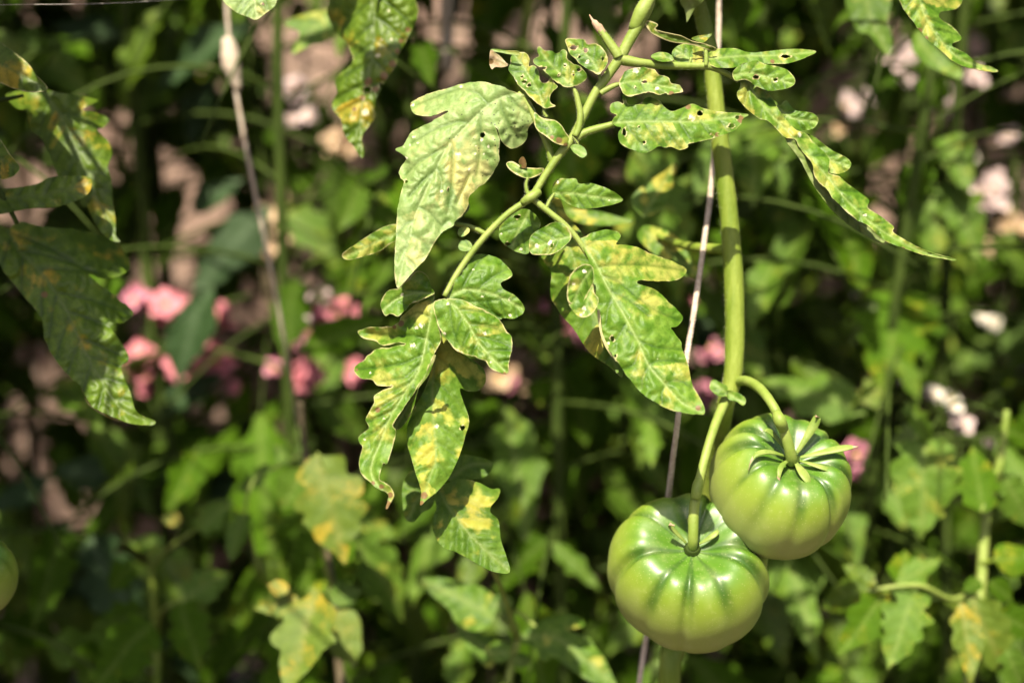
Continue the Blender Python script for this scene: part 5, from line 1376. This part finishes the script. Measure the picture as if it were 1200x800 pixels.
SUNV = np.array(sun_dir)
LIT = [(P(x, y, d), r) for (x, y, d, r) in (
    (760, -40, .81, .05), (750, 10, .8, .05), (690, 60, .8, .05), (630, 90, .8, .05), (560, 160, .8, .06), (500, 180, .8, .05), (500, 280, .79, .05), (800, 140, .8, .06), (850, 60, .81, .05), (900, 90, .81, .05), (960, 190, .81, .06), (1060, 280, .82, .05), (1100, 40, .83, .05), (300, 0, .84, .04), (850, 300, .865, .04), (880, 540, .82, .06), (800, 640, .83, .07),
    (205, 215, 2.34, .07), (195, 270, 2.34, .05), (104, 170, 2.34, .05), (20, 232, 2.34, .05), (28, 460, 2.34, .08), (366, 84, 2.34, .05), (1020, 228, 2.34, .05),
    (165, 430, 1.42, .05), (205, 352, 1.42, .04), (236, 416, 1.42, .06), (262, 370, 1.42, .03), (362, 364, 1.38, .05), (352, 400, 1.38, .04), (356, 440, 1.38, .03), (408, 376, 1.38, .04), (330, 265, 1.5, .06), (398, 172, 1.5, .04), (345, 105, 1.5, .04),
    (1046, 90, 1.55, .06), (988, 126, 1.55, .05), (1115, 110, 1.55, .06), (1160, 222, 1.5, .06), (1185, 275, 1.5, .06), (1158, 374, 1.5, .04), (1110, 470, 1.3, .05), (1002, 532, 1.3, .04), (685, 385, 1.44, .04), (825, 360, 1.44, .04), (838, 410, 1.44, .04), (592, 445, 1.4, .04),
    (1050, 745, 1.02, .06), (1080, 570, 1.08, .05), (1165, 600, 1.06, .06), (1130, 260, 1.26, .05), (1040, 400, 1.24, .05), (1100, 60, 1.25, .05), (350, 750, 1.04, .07), (380, 600, 1.07, .06), (380, 270, 1.4, .07), (420, 230, 1.3, .05), (560, 620, .85, .05))]


def blocks_sun(c, L):
    for p, r in LIT:
        v = np.asarray(c) - p
        t = float(v @ SUNV)
        if t > .04 and float(np.linalg.norm(v - t * SUNV)) < (r + .22 * L) * .8:
            return True
    return False


def keep_bg(c, L, dmin=1.14):
    q = project(c)
    if q is None:
        return False
    px, py, d = q
    if -90 < px < 1290 and -90 < py < 890:
        if d < dmin:
            return False
        return (not in_gap(px, py, 0.32 * L / (K * d)) or (int(px * 7 + py * 13) % 10) < 1) and not blocks_sun(c, L)
    return (d > 0.9 or py < -150) and not blocks_sun(c, L)


def rand_leaf(plant, base, az, length, rng, mats, keep, droop=0.5, rise=0.35, dark='stem_dark'):
    """a compound tomato leaf: arching stalk, end leaflet, pairs of large and small leaflets"""
    d = np.array([math.cos(az), math.sin(az), 0.0])
    pts = []
    for i in range(6):
        t = i / 5
        pts.append(base + d * length * t * (1 - .12 * t) + np.array([0, 0, length * (rise * t - droop * t * t)]))
    pts = np.array(pts)
    todo, flip = [], 1
    side = np.array([-d[1], d[0], 0.0])
    for (t, sz, kind) in ((1.0, .40, 't'), (.76, .34, 't'), (.76, .34, 't'), (.62, .12, 'o'), (.52, .30, 't'), (.52, .30, 't'), (.30, .20, 't'), (.30, .20, 't')):
        i = min(4, int(t * 5))
        fr = t * 5 - i
        b = pts[i] * (1 - fr) + pts[i + 1] * fr
        tan = pts[min(5, i + 1)] - pts[i]
        tan /= np.linalg.norm(tan)
        flip = -flip
        sg = 0 if t == 1.0 else flip
        v = tan * (1.0 if sg == 0 else .55) + side * sg * .9 + np.array([0, 0, -.30 - rng.random() * .5])
        v += np.array([rng.uniform(-.2, .2) for _ in range(3)])
        v /= np.linalg.norm(v)
        L = length * sz * rng.uniform(.8, 1.2)
        tip = b + v * L
        if not keep((b + tip) / 2, L):
            continue
        todo.append((b, tip, kind, rng.uniform(-.5, .5), rng.uniform(.66, .92) if kind == 't' else 1.0))
    if not todo:
        return None
    t = Tubes()
    t.add(pts, [.0022, .0021, .0019, .0016, .0013, .0009], 5, 2)
    lf = link('leaf', t.mesh('leaf', M[dark]), plant)
    for (b, tip, kind, roll, wid) in todo:
        me = rng.choice(TOM if kind == 't' else OVL)
        up = Vector((rng.uniform(-.3, .3), -.45 + rng.uniform(-.3, .3), 1.0))
        place(lf, me, b, tip, roll, wid, MATS[rng.choice(mats)], face=up, name='leaflet')
    return lf


def row_plant(x, y, h, nl, seed, mats, zmin=.25, label=None, keep=keep_bg, name='tomato_plant', group='leafy tomato plants in the row behind', zpow=1.0):
    rng = random.Random(seed)
    tb = Tubes()
    lean = (rng.uniform(-.08, .08), rng.uniform(-.05, .05))
    pts = [np.array([x + lean[0] * t + .015 * math.sin(5 * t + seed), y + lean[1] * t, h * t - .03]) for t in np.linspace(0, 1, 9)]
    tb.add(pts, [.0075, .0072, .007, .0066, .006, .0055, .005, .004, .003], 8, 4, .05, seed)
    root = empty(name, (x, y, 0), label, 'tomato plant', group)
    link('stem', tb.mesh('stem', M['stem_dark']), root)
    az = rng.uniform(0, 6.28)
    for i in range(nl):
        t = (zmin + (h - zmin) * ((i + rng.random() * .8) / nl) ** zpow) / h
        k = min(7, int(t * 8))
        fr = t * 8 - k
        b = pts[k] * (1 - fr) + pts[min(8, k + 1)] * fr
        az += 2.4 + rng.uniform(-.4, .4)
        rand_leaf(root, b, az, rng.uniform(.25, .38) * (1.0 - .35 * max(0, t - .8) / .2), rng, mats, keep, rng.uniform(.35, .75), rng.uniform(.15, .5))
    return root


BACK = 'leafy green tomato plant in the dense blurred row in front of the pink fence'
rngB = random.Random(5)
spots = []
for (yy, xs, hh) in ((1.36, (-.78, -.42, -.08, .20, .46, .72), 1.62), (1.62, (-.95, -.60, -.26, .06, .36, .66, .95), 1.80), (1.90, (-1.1, -.75, -.40, -.05, .28, .60, .92, 1.2), 1.95), (2.14, (-.9, -.2, .12, .48, .85), 1.9)):
    for xx in xs:
        spots.append((xx + rngB.uniform(-.06, .06), yy + rngB.uniform(-.06, .06), hh + rngB.uniform(-.15, .15)))
for xx in (-.52, -.24, .04, .30, .56):
    spots.append((xx, 1.24 + rngB.uniform(-.03, .03), 1.40 + rngB.uniform(-.1, .1)))
extra_top = []
for xx in (-.86, -.62, -.40, -.16, .10, .44, .70, .98):
    extra_top.append((xx, 1.72 + rngB.uniform(-.05, .05), 1.62))
for i, (xx, yy, hh) in enumerate(spots):
    left = xx < -.25 * yy
    mats = 'bbmdum' if left else ('bbmmmd' if xx > .2 * yy else 'bbdmmb')
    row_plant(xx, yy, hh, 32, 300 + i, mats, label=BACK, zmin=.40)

for i, (xx, yy, hh) in enumerate(extra_top):
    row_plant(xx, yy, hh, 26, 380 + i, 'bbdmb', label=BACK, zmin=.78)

# unseen leaves added above the picture on the near plants, to shade it
rngC = random.Random(9)


def shade_canopy(plant, n, lo, hi, seed, size=(.2, .3), mats='bdm'):
    rng = random.Random(seed)

    def keep(c, L):
        q = project(c)
        if q is None:
            return not blocks_sun(c, L)
        if blocks_sun(c, L):
            return False
        return not (-60 - 90 < q[0] < 1290 and -95 - L / (K * q[2]) * .5 < q[1] < 900)
    for i in range(n):
        b = np.array([rng.uniform(lo[k], hi[k]) for k in range(3)])
        rand_leaf(plant, b, rng.uniform(0, 6.28), rng.uniform(*size), rng, mats, keep)


shade_canopy(left_plant, 68, (-.62, .58, 1.22), (-.27, .84, 1.46), 41, (.16, .24))
# unseen leaf added above the picture to shade the top of the thick stem
shade_leaf = Tubes()
sp_ = P(835, 80, DS)
ct = sp_ + SUNV * .10
shade_leaf.add([P(806, -330, DS + .02), P(815, -300, DS), ct + np.array([0, .01, .01])], [.003, .0025, .0015], 7, 4)
tl_ = link('leaf', shade_leaf.mesh('leaf', M['rachis']), tomato_plant)
for k_, (dx, dy, dz) in enumerate(((-.04, .025, -.02), (.04, .02, -.02), (.0, .03, -.03), (.02, .05, -.02))):
    place(tl_, TOM[k_], ct, ct + np.array([dx, dy, dz]) * 1.5, 0.1, .95, MATS['f'], face=(0, -.3, 1), name='leaflet')
shade_canopy(tomato_plant, 34, (-.16, .90, 1.28), (.45, 1.08, 1.55), 44, (.18, .28))
shade_canopy(dr_plant, 36, (.10, 1.05, 1.34), (.95, 1.45, 1.75), 42)
shade_canopy(top_plant, 44, (-.80, 1.05, 1.34), (.15, 1.45, 1.75), 43)

# ================================================================== flowers, dried heads, strings
def petal_mesh(name, seed, mat, wide=.42, cup=.25):
    rng = random.Random(seed)
    v, f = [], []
    nu, nv_ = 6, 5
    for j in range(nv_ + 1):
        t = j / nv_
        w = wide * (math.sin(math.pi * min(1, .10 + .80 * t)) ** .8)
        for i in range(nu + 1):
            u = i / nu * 2 - 1
            notch = -.10 * math.exp(-(u / .25) ** 2) * (t > .99) - .12 * u * u * t
            v.append((u * w * (1 - .15 * (t > .99)), t + notch, cup * t * t * .8 - .18 * t ** 3 + cup * .5 * u * u * w * 2 + .03 * rng.uniform(-1, 1)))
    for j in range(nv_):
        for i in range(nu):
            a = j * (nu + 1) + i
            f.append((a, a + 1, a + nu + 2, a + nu + 1))
    n = len(v)
    v += [(x, y, z - .02) for x, y, z in v]
    f += [tuple(q + n for q in t[::-1]) for t in f]
    me = bpy.data.meshes.new(name)
    me.from_pydata(v, [], f)
    me.materials.append(mat)
    me.polygons.foreach_set('use_smooth', [True] * len(f))
    me.update()
    return me


PET = [petal_mesh('petal', i, M['pink'], (.42, .5, .36)[i], (.3, .5, .15)[i]) for i in range(3)]


def eye_mesh():
    tb = Tubes()
    tb.add([(0, 0, -.25), (0, 0, 0), (0, 0, .10), (0, 0, .16)], [.06, .17, .15, .04], 9, 3)
    return tb.mesh('flower', M['eye'])


EYE = eye_mesh()


def flower(plant, c, r, facing, mat, rng, n=5):
    """one open flower: an eye with separate petals"""
    z = Vector(facing).normalized()
    q = z.to_track_quat('Z', 'Y').to_matrix().to_4x4()
    mw = Matrix.Translation(Vector(c)) @ q @ Matrix.Rotation(rng.uniform(0, 6.28), 4, 'Z') @ Matrix.Scale(r, 4)
    fl_ = put('flower', EYE, plant, mw)
    for k in range(n):
        o = bpy.data.objects.new('petal', rng.choice(PET))
        COL.objects.link(o)
        o.parent = fl_
        o.matrix_basis = Matrix.Rotation(2 * math.pi * k / n + rng.uniform(-.12, .12), 4, 'Z') @ Matrix.Rotation(rng.uniform(-.25, .35), 4, 'X') @ Matrix.Diagonal((1.1, rng.uniform(.9, 1.1), 1, 1))
        o.material_slots[0].link = 'OBJECT'
        o.material_slots[0].material = M[mat]
    return fl_


def flower_plant(label, d, stem_px, heads, leaves, seed, name='flowering_plant', cat='flowering plant', group='flowering plants behind the tomatoes', mat='stem_dark', sw=9):
    """heads: (px, py, radius in px, flowers, petal material, size px)"""
    rng = random.Random(seed)
    pts = [(x, y, d) for x, y in stem_px]
    root = stem_plant(name, label, cat, pts, [sw * (.6 + .5 * i / len(pts)) for i in range(len(pts))], mat, group, seed=seed)
    for (x, y, rad, n, mt, sz) in heads:
        # each head has its own stalk from the main stem
        k = min(range(len(stem_px)), key=lambda i: (stem_px[i][1] - y - 60) ** 2 + .2 * (stem_px[i][0] - x) ** 2)
        t = Tubes()
        t.add([P(*stem_px[k], d), P((x + stem_px[k][0]) / 2, (y + stem_px[k][1]) / 2 + 8, d), P(x, y + 6, d + .006)], [pxr(5, d), pxr(4.5, d), pxr(3.5, d)], 6, 3)
        head = link('flower_stalk', t.mesh('flower_stalk', M[mat]), root)
        n = int(n * (1.5 if mt in ('pink', 'rose') else 0.9) + .5)
        for i in range(n):
            a, rr = rng.uniform(0, 6.28), rad * math.sqrt((i + .3) / n)
            c = P(x + rr * math.cos(a), y + rr * math.sin(a), d - .012 + .02 * rng.random())
            fc = Vector(-FWD) + Vector((rng.uniform(-.7, .7), rng.uniform(-.3, .3), rng.uniform(.0, 1.0)))
            flower(root, c, sz * K * d * rng.uniform(.45, .78), fc, mt, rng, rng.choice((4, 5, 6)))
    for (bx, by, tx, ty, dd, ddt, roll, wid, kind, mt) in leaves:
        t = Tubes()
        k = min(range(len(stem_px)), key=lambda i: (stem_px[i][1] - by - 20) ** 2 + (stem_px[i][0] - bx) ** 2)
        t.add([P(*stem_px[k], d), P((bx + stem_px[k][0]) / 2, (by + stem_px[k][1]) / 2 - 4, (d + dd) / 2), P(bx, by, dd)], [pxr(5, d), pxr(4, d), pxr(3, d)], 6, 3)
        st = link('leaf_stalk', t.mesh('leaf_stalk', M[mat]), root)
        me_ = {'t': TOM, 'o': OVL, 'l': LAN}[kind]
        place(st, me_[rng.randrange(len(me_))], P(bx, by, dd), P(tx, ty, dd + ddt), roll, wid, MATS[mt], name='leaf')
    return root


flower_plant('dark stemmed plant with bright pink flower heads and broad blue-green leaves, left', 1.42,
             [(150, -60), (152, 60), (158, 160), (168, 300), (182, 420), (196, 500), (212, 580), (228, 680), (240, 850)],
             [(160, 428, 22, 6, 'pink', 30), (168, 446, 14, 2, 'pink', 26), (205, 352, 15, 3, 'pink', 30), (160, 352, 9, 2, 'rose', 24), (236, 416, 26, 8, 'pink', 34), (222, 432, 16, 3, 'pink', 30), (262, 370, 12, 3, 'pink', 26), (275, 455, 4, 1, 'pink', 20)],
             [(248, 335, 188, 446, 1.36, -.03, .25, 1.25, 'l', 'u'), (318, 242, 218, 336, 1.38, -.02, -.2, 1.0, 'l', 'u'), (296, 30, 168, 88, 1.38, 0, .2, 1.0, 'l', 'u'), (262, 440, 170, 478, 1.40, -.02, .3, 1.2, 'l', 'u'),
              (250, 90, 210, 165, 1.45, -.02, .1, 1.2, 'l', 'u'), (160, 40, 60, 20, 1.4, 0, .2, 1.2, 'l', 'u'), (200, 560, 60, 540, 1.42, -.02, .1, 1.1, 'l', 'u'), (225, 250, 270, 200, 1.44, -.02, .1, 1.2, 'l', 'u'), (240, 520, 290, 500, 1.45, 0, 0, 1.1, 'l', 'u'), (60, 560, -20, 590, 1.4, 0, .2, 1.2, 'l', 'u')], 61)
flower_plant('plant with lilac pink blossoms left of the ragged drooping leaf', 1.38,
             [(352, 330), (350, 400), (352, 470), (362, 560), (372, 660), (380, 850)],
             [(352, 362, 7, 2, 'blush', 26), (374, 364, 9, 2, 'rose', 26), (380, 346, 5, 1, 'blush', 20), (350, 395, 13, 4, 'rose', 26), (356, 440, 16, 5, 'pink', 26), (326, 430, 7, 2, 'rose', 22), (408, 368, 14, 4, 'pink', 26), (400, 395, 8, 2, 'rose', 22), (418, 440, 7, 2, 'pink', 22)],
             [(352, 410, 452, 372, 1.20, -.02, .1, .9, 'l', 'b'), (372, 460, 430, 520, 1.36, 0, 0, 1, 't', 'm'), (340, 470, 300, 500, 1.40, 0, 0, 1, 't', 'b')], 62)
flower_plant('dried tan flower heads on a brown stalk beside the knotted string', 1.5,
             [(330, 190), (328, 270), (324, 400), (330, 560), (335, 850)],
             [(326, 225, 6, 2, 'peach', 20), (320, 250, 8, 3, 'peach', 22), (333, 266, 14, 6, 'peach', 22), (340, 282, 10, 3, 'peach', 22), (303, 284, 7, 2, 'peach', 22), (312, 292, 6, 2, 'peach', 20), (398, 172, 13, 4, 'peach', 26), (345, 104, 10, 3, 'blush', 22), (365, 134, 6, 2, 'blush', 20), (340, 140, 6, 1, 'blush', 18)],
             [(325, 200, 380, 230, 1.5, 0, .1, 1, 't', 'b'), (330, 240, 400, 300, 1.46, -.02, .1, 1, 't', 'm')], 63, name='dried_flower', cat='dried flower', mat='stem_brown', sw=6)
flower_plant('pink flowering plant seen between the hanging leaf and the thick stem', 1.44,
             [(690, 330), (700, 420), (760, 500), (770, 600), (770, 850)],
             [(672, 372, 8, 3, 'pink', 24), (685, 388, 9, 3, 'rose', 22), (704, 398, 5, 1, 'cream', 20), (822, 350, 10, 3, 'pink', 24), (812, 384, 8, 2, 'rose', 22), (838, 412, 11, 3, 'rose', 24), (826, 460, 8, 2, 'rose', 22), (632, 364, 4, 1, 'rose', 18)],
             [(790, 400, 850, 370, 1.35, 0, .2, 1.6, 'l', 'u'), (760, 470, 720, 400, 1.46, 0, .2, 1.2, 't', 'b')], 64)
flower_plant('pale blush blossoms high on the right behind the curled leaves', 1.55,
             [(1062, 20), (1060, 120), (1056, 260), (1050, 420), (1046, 850)],
             [(1046, 82, 12, 4, 'blush', 24), (1032, 106, 10, 3, 'blush', 24), (1062, 62, 6, 2, 'blush', 22), (1064, 96, 8, 2, 'blush', 22), (988, 126, 11, 4, 'blush', 24), (1108, 116, 13, 5, 'blush', 24), (1136, 92, 11, 3, 'blush', 24), (1020, 150, 5, 1, 'peach', 20), (984, 150, 5, 1, 'peach', 20), (1142, 52, 8, 2, 'blush', 22)],
             [(1060, 150, 1010, 190, 1.5, 0, .1, 1.1, 't', 'b')], 65)
flower_plant('blush white and peach blossoms at the right picture edge', 1.5,
             [(1190, 190), (1185, 280), (1170, 400), (1160, 560), (1155, 850)],
             [(1162, 216, 11, 4, 'blush', 22), (1150, 232, 9, 3, 'blush', 22), (1170, 236, 8, 3, 'blush', 22), (1138, 186, 5, 1, 'cream', 20), (1186, 268, 13, 4, 'peach', 28), (1166, 294, 10, 3, 'peach', 26), (1152, 368, 4, 1, 'cream', 18), (1162, 378, 4, 1, 'cream', 18), (1194, 425, 6, 2, 'blush', 20), (1180, 160, 6, 2, 'blush', 20)],
             [(1180, 300, 1130, 330, 1.48, 0, .1, 1.1, 't', 'b')], 66)
flower_plant('small cream and lilac blossoms above the lower right leaves', 1.3,
             [(1120, 460), (1115, 500), (1110, 600), (1105, 850)],
             [(1095, 462, 4, 2, 'cream', 18), (1117, 472, 6, 3, 'cream', 22), (1128, 496, 9, 3, 'blush', 20), (1158, 520, 4, 1, 'blush', 16), (1002, 532, 9, 3, 'rose', 28), (1000, 545, 7, 2, 'rose', 24), (1004, 345, 5, 1, 'blush', 20), (1062, 440, 5, 2, 'blush', 18)],
             [(1112, 520, 1070, 550, 1.3, 0, .1, 1, 't', 'b')], 67)
flower_plant('withered brownish pink and orange flower behind the drooping leaf group', 1.4,
             [(592, 430), (585, 500), (578, 600), (575, 850)],
             [(588, 440, 10, 4, 'peach', 24), (600, 450, 6, 2, 'rose', 20), (620, 455, 6, 2, 'peach', 18)],
             [(560, 494, 600, 500, 1.38, 0, 0, .9, 'o', 'y'), (592, 480, 596, 505, 1.38, 0, 0, 1, 'o', 'y')], 68, name='dried_flower', cat='dried flower', mat='stem_brown', sw=6)


def string(name, label, pts, w, mat='twine', pitch=.007, strands=3, group='garden strings holding the plants'):
    path = catmull(np.array([P(*q) for q in pts]), 10)
    path = resample(path, .0022)
    r = pxr(w, pts[0][2])
    tb = Tubes()
    T = np.gradient(path, axis=0)
    T /= np.linalg.norm(T, axis=1)[:, None]
    a = np.cross(T, np.array([0, 1.0, 0]))
    a /= np.linalg.norm(a, axis=1)[:, None]
    b = np.cross(T, a)
    for s_ in range(strands):
        ph = 2 * math.pi * s_ / strands + np.arange(len(path)) * .0022 / pitch * 2 * math.pi
        q = path + (a * np.cos(ph)[:, None] + b * np.sin(ph)[:, None]) * r * .34
        tb.add(q, [r * .66] * len(q), 6, 1, .12, s_, smooth=False)
    me_ = tb.mesh('twine', M[mat])
    root = empty(name, P(*pts[-1]), label, 'string', group)
    link('strand', me_, root)
    return root


string('garden_twine', 'pale twine running down behind the thick stem to the lower tomato', [(846, -300, .92), (843, -60, .91), (842, 40, .905), (835, 200, .90), (820, 320, .872), (800, 450, .842), (787, 550, .866), (777, 630, .905), (768, 680, .918), (752, 780, .925), (735, 900, .93)], 7.5)
kn = Tubes()
kn.add([P(838, 34, .898), P(843, 44, .896), P(848, 52, .90)], [pxr(6, .9), pxr(13, .9), pxr(6, .9)], 8, 4, .3, 3)
tw = string('garden_twine', 'slanting pale string with a thick frayed top, left of the middle', [(258, -200, 1.12), (264, -30, 1.12), (270, 60, 1.12), (284, 150, 1.12), (302, 240, 1.12), (322, 340, 1.13), (338, 425, 1.17), (350, 490, 1.30), (380, 680, 1.40)], 5.6)
kn = Tubes()
kn.add([P(266, 45, 1.118), P(269, 58, 1.117), P(272, 78, 1.117), P(276, 94, 1.118), P(279, 106, 1.119)], [pxr(w, 1.12) for w in (12, 20, 22, 15, 7)], 10, 4, .3, 4)
link('knot', kn.mesh('knot', M['twine']), tw)
cane = empty('plant_cane', P(523, 90, 1.3), 'pale wooden cane end hanging above the large pale leaf', 'cane')
tb = Tubes()
tb.add([P(526, -320, 1.3), P(525, -100, 1.3), P(524, 0, 1.3), P(523, 84, 1.3)], [pxr(w, 1.3) for w in (17, 17, 17, 15)], 10, 5, .12, 6)
link('cane_shaft', tb.mesh('cane_shaft', M['cane']), cane)
web = empty('spider_thread', P(0, 6, .84), 'fine white spider thread across the top left corner', 'spider thread')
tb = Tubes()
tb.add([P(-80, 10, .84), P(0, 6, .84), P(130, 4, .86), P(290, -6, .88)], [.00012] * 4, 5, 6)
link('thread', tb.mesh('thread', M['cream']), web)
